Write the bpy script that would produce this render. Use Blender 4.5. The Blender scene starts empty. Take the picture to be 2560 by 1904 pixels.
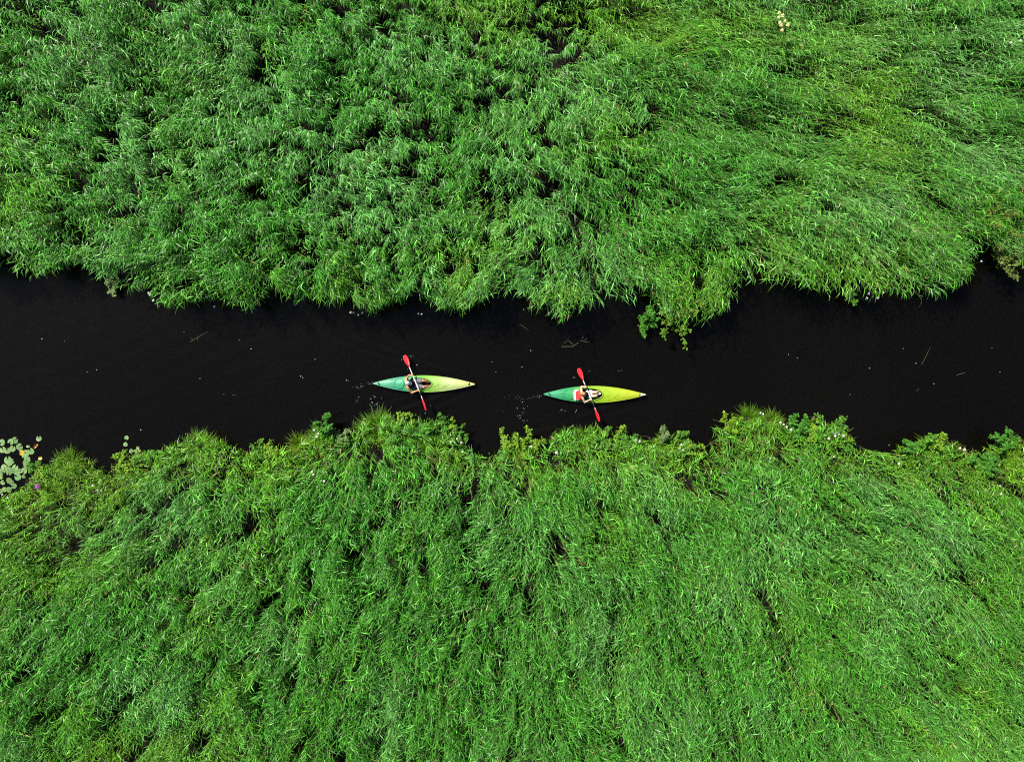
import bpy, bmesh, math, random
import numpy as np
from mathutils import Vector, Matrix

# ------------------------------------------------------------------ camera, sky, sun, exposure
S = 0.0165                 # metres per photo pixel (2560 wide) on the water surface
H = 28.16                  # drone height above the water
scene = bpy.context.scene
COL = scene.collection
R = math.radians

cam_d = bpy.data.cameras.new('camera')
cam_d.lens = 24.0; cam_d.sensor_width = 36.0; cam_d.clip_end = 2000.0
cam = bpy.data.objects.new('camera', cam_d); COL.objects.link(cam)
cam.location = (0, 0, H); cam.rotation_euler = (0, 0, 0)
scene.camera = cam

SUN_EL = 50.0
TO_SUN = Vector((-0.72 * math.cos(R(SUN_EL)), 0.694 * math.cos(R(SUN_EL)), math.sin(R(SUN_EL)))).normalized()
world = bpy.data.worlds.new('World'); scene.world = world; world.use_nodes = True
wn = world.node_tree
sky = wn.nodes.new('ShaderNodeTexSky'); sky.sky_type = 'NISHITA'; sky.sun_disc = False
sky.sun_elevation = R(SUN_EL); sky.sun_rotation = math.atan2(TO_SUN.x, TO_SUN.y)
wn.links.new(sky.outputs[0], wn.nodes['Background'].inputs[0])
wn.nodes['Background'].inputs[1].default_value = 0.05

sun_d = bpy.data.lights.new('sun', 'SUN'); sun_d.energy = 5.0; sun_d.angle = R(0.5); sun_d.color = (1.0, 0.95, 0.86)
sun = bpy.data.objects.new('sun', sun_d); COL.objects.link(sun)
sun.rotation_euler = (-TO_SUN).to_track_quat('-Z', 'Y').to_euler(); sun.location = (0, 0, 40)

vs = scene.view_settings
vs.view_transform = 'Standard'; vs.look = 'None'; vs.gamma = 1.0; vs.use_curve_mapping = False
vs.exposure = 0.92
cy = scene.cycles
cy.max_bounces = 3; cy.diffuse_bounces = 1; cy.glossy_bounces = 2; cy.transmission_bounces = 2
cy.filter_width = 1.1; cy.use_denoising = False

# ------------------------------------------------------------------ helpers
rng = np.random.default_rng(7)
random.seed(11)

def px(u, v, z=0.0):
    k = (H - z) / H
    return ((u - 1280.0) * S * k, (952.0 - v) * S * k, z)

def to_px(x, y, z):
    k = H / (H - z)
    return x * k / S + 1280.0, 952.0 - y * k / S

_lat = {}
def vnoise(x, y, scale, seed):
    if seed not in _lat:
        _lat[seed] = np.random.default_rng(1000 + seed).random((128, 128))
    L = _lat[seed]
    x = np.asarray(x, float) / scale + 37.3; y = np.asarray(y, float) / scale + 61.7
    xi = np.floor(x).astype(int); yi = np.floor(y).astype(int)
    fx = x - xi; fy = y - yi
    fx = fx * fx * (3 - 2 * fx); fy = fy * fy * (3 - 2 * fy)
    a = L[xi % 128, yi % 128]; b = L[(xi + 1) % 128, yi % 128]
    c = L[xi % 128, (yi + 1) % 128]; d = L[(xi + 1) % 128, (yi + 1) % 128]
    return (a * (1 - fx) + b * fx) * (1 - fy) + (c * (1 - fx) + d * fx) * fy

def sstep(a, b, x):
    t = np.clip((np.asarray(x, float) - a) / (b - a), 0, 1)
    return t * t * (3 - 2 * t)

def tag(o, label=None, cat=None, group=None, kind=None):
    if label: o['label'] = label
    if cat: o['category'] = cat
    if group: o['group'] = group
    if kind: o['kind'] = kind
    return o

def link(name, mesh, mat=None, parent=None):
    o = bpy.data.objects.new(name, mesh); COL.objects.link(o)
    if mat is not None and not mesh.materials: mesh.materials.append(mat)
    if parent is not None: o.parent = parent
    return o

def empty(name, loc, rz=0.0):
    o = bpy.data.objects.new(name, None); COL.objects.link(o)
    o.location = loc; o.rotation_euler = (0, 0, rz); o.empty_display_size = 0.1
    return o

def tri_mesh(name, V, F, C=None, smooth=True):
    V = np.ascontiguousarray(V, dtype=np.float32); F = np.ascontiguousarray(F, dtype=np.int32)
    me = bpy.data.meshes.new(name)
    me.vertices.add(len(V)); me.vertices.foreach_set('co', V.ravel())
    me.loops.add(F.size); me.loops.foreach_set('vertex_index', F.ravel())
    me.polygons.add(len(F)); me.polygons.foreach_set('loop_start', np.arange(len(F), dtype=np.int32) * 3)
    if smooth: me.polygons.foreach_set('use_smooth', np.ones(len(F), dtype=bool))
    if C is not None:
        a = me.attributes.new('tint', 'FLOAT_COLOR', 'POINT')
        a.data.foreach_set('color', np.ascontiguousarray(np.concatenate([C, np.ones((len(C), 1))], 1), dtype=np.float32).ravel())
    me.update(calc_edges=True)
    return me

class Soup:
    """collects triangle patches with a tint per vertex"""
    def __init__(self): self.V = []; self.F = []; self.C = []; self.n = 0
    def add(self, V, F, C):
        self.V.append(V); self.F.append(F + self.n); self.C.append(np.broadcast_to(C, V.shape)); self.n += len(V)
    def mesh(self, name):
        return tri_mesh(name, np.concatenate(self.V), np.concatenate(self.F), np.concatenate(self.C))
    # narrow arching blades, one row per blade
    def blades(self, P, az, ln, el, droop, wid, roll, col, tipcol=None, prof=(.5, 1., .72)):
        n = len(P)
        us = np.array([0, .34, .7, 1.0])
        dirx, diry = np.cos(az), np.sin(az)
        pts = []
        for u in us:
            hor = ln * u * np.cos(el)
            z = ln * (u * np.sin(el) - droop * u * u)
            pts.append(np.stack([P[:, 0] + dirx * hor, P[:, 1] + diry * hor, P[:, 2] + z], 1))
        side = np.stack([-diry * np.cos(roll), dirx * np.cos(roll), np.sin(roll)], 1)
        out = np.empty((n, 7, 3))
        for k in range(3):
            w = (wid * prof[k] * .5)[:, None]
            out[:, 2 * k] = pts[k] - side * w; out[:, 2 * k + 1] = pts[k] + side * w
        out[:, 6] = pts[3]
        T = np.array([[0, 1, 3], [0, 3, 2], [2, 3, 5], [2, 5, 4], [4, 5, 6]])
        F = (np.arange(n)[:, None, None] * 7 + T[None]).reshape(-1, 3)
        C = np.repeat(col[:, None, :], 7, 1)
        if tipcol is not None:
            C = C.copy(); C[:, 5:, :] = tipcol[:, None, :]
        self.add(out.reshape(-1, 3), F, C.reshape(-1, 3))
    def leaflets(self, P, az, ln, el, droop, wid, roll, col, tipcol):
        n = len(P); dirx, diry = np.cos(az), np.sin(az); pts = []
        for u in (0, .40, 1.0):
            hor = ln * u * np.cos(el); z = ln * (u * np.sin(el) - droop * u * u)
            pts.append(np.stack([P[:, 0] + dirx * hor, P[:, 1] + diry * hor, P[:, 2] + z], 1))
        side = np.stack([-diry * np.cos(roll), dirx * np.cos(roll), np.sin(roll)], 1)
        out = np.empty((n, 5, 3)); w = (wid * .5)[:, None]
        out[:, 0] = pts[0] - side * w * .5; out[:, 1] = pts[0] + side * w * .5
        out[:, 2] = pts[1] - side * w; out[:, 3] = pts[1] + side * w; out[:, 4] = pts[2]
        T = np.array([[0, 1, 3], [0, 3, 2], [2, 3, 4]])
        C = np.repeat(col[:, None, :], 5, 1); C[:, 4] = tipcol
        self.add(out.reshape(-1, 3), (np.arange(n)[:, None, None] * 5 + T[None]).reshape(-1, 3), C.reshape(-1, 3))
    # oval flat leaves: centre line P -> P + dir*ln, six outline points, folded a little at the rib
    def ovals(self, P, az, ln, el, wid, roll, col):
        n = len(P)
        d = np.stack([np.cos(az) * np.cos(el), np.sin(az) * np.cos(el), np.sin(el)], 1)
        s = np.stack([-np.sin(az) * np.cos(roll), np.cos(az) * np.cos(roll), np.sin(roll)], 1)
        nn = np.cross(d, s)
        L = ln[:, None]; W = wid[:, None] * .5
        out = np.empty((n, 6, 3))
        out[:, 0] = P; out[:, 1] = P + d * L * .3 - s * W * .85 + nn * W * .25; out[:, 2] = P + d * L * .68 - s * W * .8 + nn * W * .15
        out[:, 3] = P + d * L - nn * W * .3; out[:, 4] = P + d * L * .68 + s * W * .8 + nn * W * .15; out[:, 5] = P + d * L * .3 + s * W * .85 + nn * W * .25
        T = np.array([[0, 1, 5], [1, 2, 4], [1, 4, 5], [2, 3, 4]])
        F = (np.arange(n)[:, None, None] * 6 + T[None]).reshape(-1, 3)
        self.add(out.reshape(-1, 3), F, np.repeat(col[:, None, :], 6, 1).reshape(-1, 3))

def tube_data(path, radii, seg=8, cap=True):
    """tapered tube along a path; rounded ends; returns V, F lists (closed)"""
    P = [Vector(p) for p in path]; V = []; F = []
    pts = []; rr = []
    d0 = (P[1] - P[0]).normalized(); d1 = (P[-1] - P[-2]).normalized()
    if cap:
        for a in (80, 50, 25):
            pts.append(P[0] - d0 * radii[0] * math.sin(R(a))); rr.append(radii[0] * math.cos(R(a)))
    for p, r in zip(P, radii): pts.append(p); rr.append(r)
    if cap:
        for a in (25, 50, 80):
            pts.append(P[-1] + d1 * radii[-1] * math.sin(R(a))); rr.append(radii[-1] * math.cos(R(a)))
    up = Vector((0, 0, 1)) if abs(d0.z) < .9 else Vector((1, 0, 0))
    nrm = (up - d0 * up.dot(d0)).normalized()
    for i, p in enumerate(pts):
        if i == 0: t = (pts[1] - pts[0])
        elif i == len(pts) - 1: t = pts[-1] - pts[-2]
        else: t = pts[i + 1] - pts[i - 1]
        t = t.normalized()
        nrm = (nrm - t * nrm.dot(t)).normalized(); bi = t.cross(nrm)
        for k in range(seg):
            a = 2 * math.pi * k / seg
            V.append(p + (nrm * math.cos(a) + bi * math.sin(a)) * rr[i])
    for i in range(len(pts) - 1):
        for k in range(seg):
            k2 = (k + 1) % seg
            F.append((i * seg + k, i * seg + k2, (i + 1) * seg + k2, (i + 1) * seg + k))
    F.append(tuple(range(seg))[::-1]); F.append(tuple((len(pts) - 1) * seg + k for k in range(seg)))
    return V, F

class Parts:
    def __init__(self): self.V = []; self.F = []
    def add(self, V, F):
        n = len(self.V); self.V += [tuple(v) for v in V]; self.F += [tuple(i + n for i in f) for f in F]; return self
    def tube(self, path, radii, seg=8, cap=True):
        if not hasattr(radii, '__len__'): radii = [radii] * len(path)
        return self.add(*tube_data(path, radii, seg, cap))
    def ball(self, c, r, seg=14, rings=9, rot=None):
        if not hasattr(r, '__len__'): r = (r, r, r)
        c = Vector(c); V = []; F = []
        M = rot if rot is not None else Matrix.Identity(3)
        V.append(c + M @ Vector((0, 0, r[2])))
        for i in range(1, rings):
            th = math.pi * i / rings
            for k in range(seg):
                a = 2 * math.pi * k / seg
                V.append(c + M @ Vector((r[0] * math.sin(th) * math.cos(a), r[1] * math.sin(th) * math.sin(a), r[2] * math.cos(th))))
        V.append(c + M @ Vector((0, 0, -r[2])))
        for k in range(seg): F.append((0, 1 + k, 1 + (k + 1) % seg))
        for i in range(rings - 2):
            for k in range(seg):
                a = 1 + i * seg + k; b = 1 + i * seg + (k + 1) % seg
                F.append((a, a + seg, b + seg, b))
        e = len(V) - 1; o = 1 + (rings - 2) * seg
        for k in range(seg): F.append((e, o + (k + 1) % seg, o + k))
        return self.add(V, F)
    def mesh(self, name, smooth=True):
        me = bpy.data.meshes.new(name); me.from_pydata(self.V, [], self.F); me.update()
        bm = bmesh.new(); bm.from_mesh(me); bmesh.ops.recalc_face_normals(bm, faces=bm.faces); bm.to_mesh(me); bm.free()
        if smooth: me.polygons.foreach_set('use_smooth', [True] * len(me.polygons))
        return me
    def fused(self, name, voxel):
        """one continuous skin over all the added shapes"""
        me = self.mesh(name + '_src', False)
        o = bpy.data.objects.new('tmp', me); COL.objects.link(o)
        m = o.modifiers.new('r', 'REMESH'); m.mode = 'VOXEL'; m.voxel_size = voxel; m.use_smooth_shade = True
        s = o.modifiers.new('s', 'SMOOTH'); s.factor = .5; s.iterations = 3
        dg = bpy.context.evaluated_depsgraph_get(); dg.update()
        out = bpy.data.meshes.new_from_object(o.evaluated_get(dg)); out.name = name
        bpy.data.objects.remove(o); bpy.data.meshes.remove(me)
        return out

# ------------------------------------------------------------------ materials
def nodes_of(name):
    m = bpy.data.materials.new(name); m.use_nodes = True
    return m, m.node_tree, m.node_tree.nodes['Principled BSDF']

def plain(name, col, rough=.5, spec=.5, noise=.12, nscale=30, coat=0.0, bump=0.0):
    m, nt, p = nodes_of(name)
    tc = nt.nodes.new('ShaderNodeTexCoord'); nz = nt.nodes.new('ShaderNodeTexNoise'); nz.inputs['Scale'].default_value = nscale
    nz.inputs['Detail'].default_value = 4
    nt.links.new(tc.outputs['Object'], nz.inputs['Vector'])
    mx = nt.nodes.new('ShaderNodeMix'); mx.data_type = 'RGBA'
    mx.inputs['A'].default_value = tuple(c * (1 - noise) for c in col) + (1,)
    mx.inputs['B'].default_value = tuple(min(1, c * (1 + noise)) for c in col) + (1,)
    nt.links.new(nz.outputs['Fac'], mx.inputs['Factor']); nt.links.new(mx.outputs['Result'], p.inputs['Base Color'])
    p.inputs['Roughness'].default_value = rough; p.inputs['Specular IOR Level'].default_value = spec
    p.inputs['Coat Weight'].default_value = coat
    if bump:
        b = nt.nodes.new('ShaderNodeBump'); b.inputs['Strength'].default_value = bump; b.inputs['Distance'].default_value = .01
        nt.links.new(nz.outputs['Fac'], b.inputs['Height']); nt.links.new(b.outputs['Normal'], p.inputs['Normal'])
    return m

def leaf_material(name, rough=.42, spec=.5, trans=.3, tmul=(1.25, 1.2, .6)):
    m, nt, p = nodes_of(name)
    at = nt.nodes.new('ShaderNodeAttribute'); at.attribute_name = 'tint'
    nt.links.new(at.outputs['Color'], p.inputs['Base Color'])
    p.inputs['Roughness'].default_value = rough; p.inputs['Specular IOR Level'].default_value = spec
    tr = nt.nodes.new('ShaderNodeBsdfTranslucent'); mu = nt.nodes.new('ShaderNodeMix'); mu.data_type = 'RGBA'; mu.blend_type = 'MULTIPLY'
    mu.inputs['Factor'].default_value = 1.0; mu.inputs['B'].default_value = tmul + (1,)
    nt.links.new(at.outputs['Color'], mu.inputs['A']); nt.links.new(mu.outputs['Result'], tr.inputs['Color'])
    ms = nt.nodes.new('ShaderNodeMixShader'); ms.inputs[0].default_value = trans
    nt.links.new(p.outputs[0], ms.inputs[1]); nt.links.new(tr.outputs[0], ms.inputs[2])
    nt.links.new(ms.outputs[0], nt.nodes['Material Output'].inputs['Surface'])
    return m

M_reed = leaf_material('reed_leaf', .40, .26, .16)
M_herb = leaf_material('herb_leaf', .55, .22, .25)
M_pad = leaf_material('lily_pad', .3, .6, .08, (1, 1, .6))
M_twig = plain('twig_bark', (.10, .075, .04), .8, .2)
M_stalk = plain('green_stalk', (.09, .17, .03), .6, .3)
M_petal = plain('white_petal', (.45, .46, .40), .6, .3, .06)
M_cream = plain('cream_petal', (.50, .46, .20), .6, .3, .08)
M_purple = plain('purple_petal', (.22, .05, .24), .6, .3)
M_dry = plain('dry_straw', (.10, .088, .05), .7, .2, .2)

def soil_material():
    m, nt, p = nodes_of('wet_soil')
    tc = nt.nodes.new('ShaderNodeTexCoord'); nz = nt.nodes.new('ShaderNodeTexNoise'); nz.inputs['Scale'].default_value = 3.0; nz.inputs['Detail'].default_value = 8
    nt.links.new(tc.outputs['Object'], nz.inputs['Vector'])
    r = nt.nodes.new('ShaderNodeValToRGB'); r.color_ramp.elements[0].position = .35; r.color_ramp.elements[1].position = .7
    r.color_ramp.elements[0].color = (.003, .0026, .0018, 1); r.color_ramp.elements[1].color = (.010, .008, .005, 1)
    nt.links.new(nz.outputs['Fac'], r.inputs['Fac']); nt.links.new(r.outputs['Color'], p.inputs['Base Color'])
    p.inputs['Roughness'].default_value = .9; p.inputs['Specular IOR Level'].default_value = .15
    b = nt.nodes.new('ShaderNodeBump'); b.inputs['Strength'].default_value = .6; b.inputs['Distance'].default_value = .05
    nt.links.new(nz.outputs['Fac'], b.inputs['Height']); nt.links.new(b.outputs['Normal'], p.inputs['Normal'])
    return m

def water_material():
    m, nt, p = nodes_of('peat_water')
    tc = nt.nodes.new('ShaderNodeTexCoord')
    n0 = nt.nodes.new('ShaderNodeTexNoise'); n0.inputs['Scale'].default_value = .12; n0.inputs['Detail'].default_value = 3
    nt.links.new(tc.outputs['Object'], n0.inputs['Vector'])
    r = nt.nodes.new('ShaderNodeValToRGB')
    r.color_ramp.elements[0].position = .3; r.color_ramp.elements[1].position = .7
    r.color_ramp.elements[0].color = (.0020, .0017, .0012, 1); r.color_ramp.elements[1].color = (.0028, .0024, .0017, 1)
    nt.links.new(n0.outputs['Fac'], r.inputs['Fac']); nt.links.new(r.outputs['Color'], p.inputs['Base Color'])
    p.inputs['Subsurface Weight'].default_value = 1.0; p.inputs['Subsurface Radius'].default_value = (.30, .22, .14); p.inputs['Subsurface Scale'].default_value = 1.0; p.subsurface_method = 'BURLEY'
    p.inputs['IOR'].default_value = 1.33; p.inputs['Specular IOR Level'].default_value = .33; p.inputs['Roughness'].default_value = .04
    mp = nt.nodes.new('ShaderNodeMapping'); mp.inputs['Scale'].default_value = (1.0, 2.2, 1.0); mp.inputs['Rotation'].default_value = (0, 0, .35)
    nt.links.new(tc.outputs['Object'], mp.inputs['Vector'])
    n1 = nt.nodes.new('ShaderNodeTexNoise'); n1.inputs['Scale'].default_value = 2.6; n1.inputs['Detail'].default_value = 5; n1.inputs['Roughness'].default_value = .55
    nt.links.new(mp.outputs['Vector'], n1.inputs['Vector'])
    b = nt.nodes.new('ShaderNodeBump'); b.inputs['Strength'].default_value = .35; b.inputs['Distance'].default_value = .03
    nt.links.new(n1.outputs['Fac'], b.inputs['Height']); nt.links.new(b.outputs['Normal'], p.inputs['Normal'])
    return m
M_soil = soil_material(); M_water = water_material()

# ------------------------------------------------------------------ outline of the two banks (canopy edge, photo pixels)
K = 2560 / 2221.0
UP = np.array([(-300, 590), (0, 588), (40, 600), (95, 604), (140, 585), (165, 560), (182, 592), (230, 618), (330, 648), (370, 678), (420, 663), (470, 652), (540, 674),
      (600, 648), (640, 652), (720, 664), (820, 680), (880, 648), (960, 672), (1000, 684), (1060, 648), (1110, 636), (1160, 680), (1212, 702), (1260, 678),
      (1330, 658), (1400, 670), (1450, 696), (1515, 710), (1570, 682), (1600, 652), (1650, 622), (1720, 622), (1800, 648), (1880, 640), (1960, 650),
      (2012, 664), (2060, 640), (2102, 604), (2114, 570), (2140, 540), (2185, 552), (2221, 578), (2560, 590)], float) * K
LO = np.array([(-300, 1090), (0, 1072), (60, 1048), (100, 1006), (130, 988), (190, 998), (212, 1030), (232, 1042), (246, 1010), (280, 985), (340, 985), (390, 960),
      (430, 938), (480, 955), (522, 985), (570, 972), (640, 970), (690, 928), (740, 950), (770, 920), (830, 902), (900, 915), (940, 908), (990, 950),
      (1030, 985), (1046, 1004), (1080, 968), (1120, 950), (1180, 960), (1220, 936), (1290, 930), (1340, 945), (1400, 955), (1450, 950), (1500, 962), (1532, 990),
      (1558, 955), (1580, 918), (1640, 905), (1700, 920), (1760, 917), (1830, 922), (1858, 975), (1900, 990), (1960, 970), (2030, 955), (2070, 960),
      (2112, 988), (2140, 975), (2190, 948), (2221, 960), (2560, 960)], float) * K
def up_edge(u): return np.interp(u, UP[:, 0], UP[:, 1])
def lo_edge(u): return np.interp(u, LO[:, 0], LO[:, 1])

def smooth_edge(fn, u):
    return sum(fn(u + d) for d in (-90, -45, 0, 45, 90)) / 5.0
def bank_yu(x): return (952 - smooth_edge(up_edge, np.asarray(x) / S + 1280)) * S + 0.75
def bank_yl(x): return (952 - smooth_edge(lo_edge, np.asarray(x) / S + 1280)) * S - 0.75

# ------------------------------------------------------------------ ground and river
def ground_z(x, y):
    d = np.minimum(bank_yu(x) - y, y - bank_yl(x))
    return 0.16 + .10 * (vnoise(x, y, 2.5, 3) - .5) - 1.3 * sstep(-.5, 1.1, d)

def axis(lo, hi, step, far):
    inner = np.arange(lo, hi + 1e-6, step)
    return np.concatenate([[-far, -far / 2, lo - 40, lo - 12], inner, [hi + 12, hi + 40, far / 2, far]])

def grid_mesh(name, xs, ys, zf):
    X, Y = np.meshgrid(xs, ys); Z = zf(X, Y)
    V = np.stack([X.ravel(), Y.ravel(), Z.ravel()], 1)
    nx, ny = len(xs), len(ys)
    i = np.arange(nx - 1)[None, :] + np.arange(ny - 1)[:, None] * nx
    i = i.ravel()
    F = np.concatenate([np.stack([i, i + 1, i + nx + 1], 1), np.stack([i, i + nx + 1, i + nx], 1)])
    return tri_mesh(name, V, F)
ground = link('ground', grid_mesh('ground', axis(-30, 30, .4, 400), axis(-24, 24, .4, 400), ground_z), M_soil)
tag(ground, 'dark wet soil of the river banks under the reeds', kind='structure')

K1 = Vector((*px(1062, 959)[:2], 0)); K2 = Vector((*px(1485, 985.2)[:2], 0))
def water_z(X, Y):
    Z = np.zeros_like(X)
    near = sstep(12, 7, np.abs(Y - .2)) * sstep(26, 20, np.abs(X))
    Z += .0022 * np.sin(X * 5.1 + 1.7 * np.sin(Y * 1.3)) * near + .0020 * np.sin(X * 3.1 - Y * 7.3 + 2 * vnoise(X, Y, 2, 5)) * near
    for k in (K1, K2):
        for s in (-1, 1):                                   # diverging wake behind each boat
            dx = (k.x + 1.9) - X; dy = (Y - k.y) * s
            ph = dy - dx * .36
            env = np.exp(-(ph / .55) ** 2) * sstep(.2, 1.0, dx) * np.exp(-np.maximum(dx, 0) / 5.0)
            Z += .018 * np.sin(ph * 14.0) * env
        for ox, oy, am in ((-.9, 1.2, .006), (.2, -1.15, .006), (-2.2, -.78, .007), (-2.6, .25, .004)):     # rings where a blade left the water
            r = np.hypot(X - k.x - ox, Y - k.y - oy) + .35 * vnoise(X, Y, .5, 6)
            Z += am * np.sin(r * 22) * np.exp(-(r / .5) ** 2)
    return Z
xs = np.concatenate([[-400, -120, -40], np.arange(-24, -8, .16), np.arange(-8, 6, .04), np.arange(6, 24.01, .16), [40, 120, 400]])
ys = np.concatenate([np.arange(-9, -2.4, .16), np.arange(-2.4, 1.8, .04), np.arange(1.8, 10.01, .16)])
water = link('river_water', grid_mesh('river_water', xs, ys, water_z), M_water)
tag(water, 'dark peaty river water between the two reed banks', kind='structure')

# ------------------------------------------------------------------ reed beds
def blob(u, v, cu, cv, ru, rv=None):
    rv = rv or ru
    return np.exp(-(((u - cu) / ru) ** 2 + ((v - cv) / rv) ** 2))

def wind_angle(x, y, u, v):
    """direction the reeds are pushed to (radians, world)"""
    base = -1.40 + .55 * sstep(800, 2100, u) * sstep(1000, 500, v) + .6 * blob(u, v, 2400, 100, 420, 330)
    base = base + .55 * blob(u, v, 2250, 1200, 420, 220) - .25 * sstep(900, 200, u) * sstep(1000, 1300, v)
    base = base + .35 * sstep(1200, 2300, u) * sstep(1150, 1500, v)
    return base + 1.1 * (vnoise(x, y, 3.4, 11) - .5) + 1.3 * (vnoise(x, y, 1.0, 12) - .5)

def fine_zone(u, v):
    f = blob(u, v, 90, 1330, 210, 190) + .9 * blob(u, v, 180, 1190, 120, 90) + .7 * blob(u, v, 350, 1900, 330, 90)
    f = f + .75 * blob(u, v, 1600, 10, 560, 90) + .8 * blob(u, v, 2520, 760, 150, 260) + .6 * blob(u, v, 2530, 1230, 130, 150) + .5 * blob(u, v, 2150, 240, 300, 160)
    return np.clip(f, 0, 1)

GREEN_A = np.array([.042, .190, .016]); GREEN_B = np.array([.110, .275, .008]); GREEN_C = np.array([.085, .255, .052])
STRAW = np.array([.36, .29, .12])

def reed_bed(side, density):
    up = side > 0
    # tufts: a few stems each, rooted close together, tops fanning out
    M = int(52 * 17 * density)
    tx = rng.uniform(-26, 26, M); ty = rng.uniform(.3, 17.5, M) if up else rng.uniform(-17.8, -.3, M)
    keep = (ty > bank_yu(tx) - 1.3) if up else (ty < bank_yl(tx) + 1.3)
    tx, ty = tx[keep], ty[keep]
    ug, vg = to_px(tx, ty, 1.8)
    if up: ax, ay = tx, ty
    else:                                              # hollows run along the lean on the lower bank
        ax, ay = (tx * .88 + ty * .48) * 1.0, (-tx * .48 + ty * .88) * .75
    clump = .5 * vnoise(ax, ay, 1.05, 21) + .5 * vnoise(ax, ay, .48, 22)
    broad = vnoise(tx, ty, 4.5, 23)
    holes = sstep(1600, 500, ug) * sstep(1000, 800, vg) * .04 - .03 * sstep(1150, 1350, vg) - .05
    k = rng.random(len(tx)) < .05 + .95 * sstep(.20 + holes, .36 + holes, clump)
    tx, ty, clump, broad = tx[k], ty[k], clump[k], broad[k]
    m = len(tx)
    ug, vg = to_px(tx, ty, 1.8)
    tufted = np.clip(.25 + .75 * sstep(1700, 700, ug) * sstep(1000, 800, vg) + .5 * sstep(1150, 1400, vg), 0, 1)
    tang = wind_angle(tx, ty, ug, vg) + rng.normal(0, .22, m)
    th = 1.35 * clump + .45 * (broad - .5) + rng.normal(0, .40, m)
    tlean = (.17 + .17 * rng.random(m)) * (1 + .55 * sstep(900, 1700, ug))
    ttint = rng.normal(0, .13, m); tval = rng.uniform(.8, 1.22, m)
    cnt = rng.integers(3, 7, m)
    if up: cnt = cnt + (rng.integers(2, 6, m) * (ty < bank_yu(tx) + .9))
    ti = np.repeat(np.arange(m), cnt); n = len(ti)
    spread_r = .055 + .10 * (1 - tufted[ti])
    ox, oy = rng.normal(0, 1, n), rng.normal(0, 1, n)
    x = tx[ti] + ox * spread_r; y = ty[ti] + oy * spread_r
    clump, broad, tufted = clump[ti], broad[ti], tufted[ti]
    gz = np.maximum(ground_z(x, y), -.15)
    ug, vg = to_px(x, y, 1.8)
    fine = fine_zone(ug, vg)
    if up:
        d_in = y - (bank_yu(x) - .75)
        h = 1.45 + th[ti] + rng.normal(0, .11, n)
        h *= .80 + .20 * sstep(0, 2.2, d_in)
    else:
        d_in = (bank_yl(x) + .75) - y
        h = 1.15 + .9 * th[ti] + rng.normal(0, .11, n)
        h *= .50 + .50 * sstep(-.2, 2.2, d_in)
    h = np.maximum(h * (1 - .38 * fine), .35)
    # lean = common lean of the tuft + fanning away from its middle
    lodged = sstep(.50, .70, vnoise(x, y, 1.7, 31)) * sstep(900, 1400, ug) * (.65 if up else .4)
    L0 = (tlean[ti] + .55 * lodged) * h
    ang0 = tang[ti]
    if up:
        e = sstep(1.6, .2, d_in)
        ang0 = ang0 * (1 - .7 * e) + (-1.5 + .5 * (vnoise(x, y, 1.6, 33) - .5)) * .7 * e
        L0 = L0 + .22 * e * h
    else:
        e = sstep(1.4, .0, d_in)                      # the fringe opens towards the light over the water
        flip = (rng.random(n) < .75 * e)
        ang0 = np.where(flip, 1.5 + rng.normal(0, .6, n), ang0)
    lx = np.cos(ang0) * L0 + ox * (.09 + .06 * tufted); ly = np.sin(ang0) * L0 + oy * (.09 + .06 * tufted)
    lean = np.minimum(np.hypot(lx, ly), h * 1.0); ang = np.arctan2(ly, lx)
    # tip must stay behind the traced canopy edge
    ca, sa = np.cos(ang), np.sin(ang)
    zt = gz + h * (1 - .32 * np.clip(lean / h, 0, 1) ** 1.4)
    ut, vt = to_px(x + ca * lean, y + sa * lean, zt)
    jit = rng.uniform(0, 1, n) ** 2 * 14
    ok = (vt < up_edge(ut) - 5 - jit) if up else (vt > lo_edge(ut) + 3 + jit)
    ok &= (np.abs(ut - 1280) < 1520) & (np.abs(vt - 952) < 1180)
    x, y, gz, h, ang, ang0, lean, zt, ca, sa, fine, clump, d_in, ti, tufted = [a[ok] for a in (x, y, gz, h, ang, ang0, lean, zt, ca, sa, fine, clump, d_in, ti, tufted)]
    n = len(x)
    def stem_at(s):
        return np.stack([x + ca * lean * s ** 1.8, y + sa * lean * s ** 1.8, gz + (zt - gz) * (s * 1.0 + .18 * s * (1 - s))], -1)
    # colour of each plant
    us, vs_ = to_px(x, y, 1.8)
    warm = np.clip(-.10 + .35 * (vnoise(x, y, 5.0, 41) - .42) * 2 - .12 * sstep(1150, 1400, vs_) * sstep(300, 700, us) + .55 * (vnoise(x, y, 1.3, 42) - .5) + .85 * fine
                   + .45 * blob(us, vs_, 1950, 620, 500, 130) + .3 * blob(us, vs_, 1000, 650, 600, 90) + (.35 if up else .6) * sstep(1.8, 0, d_in) + ttint[ti], 0, 1)
    cool = np.clip((vnoise(x, y, 2.1, 43) - .45) * 1.6 + rng.normal(0, .15, n), 0, .8)
    col = GREEN_A + (GREEN_B - GREEN_A) * warm[:, None]
    col = col + (GREEN_C - col) * (cool * (1 - warm))[:, None]
    col *= (tval[ti] * rng.uniform(.88, 1.12, n))[:, None]
    sp = Soup()
    # stems
    w = .011 * np.ones(n)
    sd = np.stack([-np.sin(ang + .6), np.cos(ang + .6), np.zeros(n)], 1)
    ss = [0, .4, .75, 1.0]
    out = np.empty((n, 8, 3))
    for q, s in enumerate(ss):
        c = stem_at(np.full(n, s)); ww = (.012 * (1.15 - .75 * s))
        out[:, 2 * q] = c - sd * ww * .5; out[:, 2 * q + 1] = c + sd * ww * .5
    T = np.array([[0, 1, 3], [0, 3, 2], [2, 3, 5], [2, 5, 4], [4, 5, 7], [4, 7, 6]])
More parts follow.
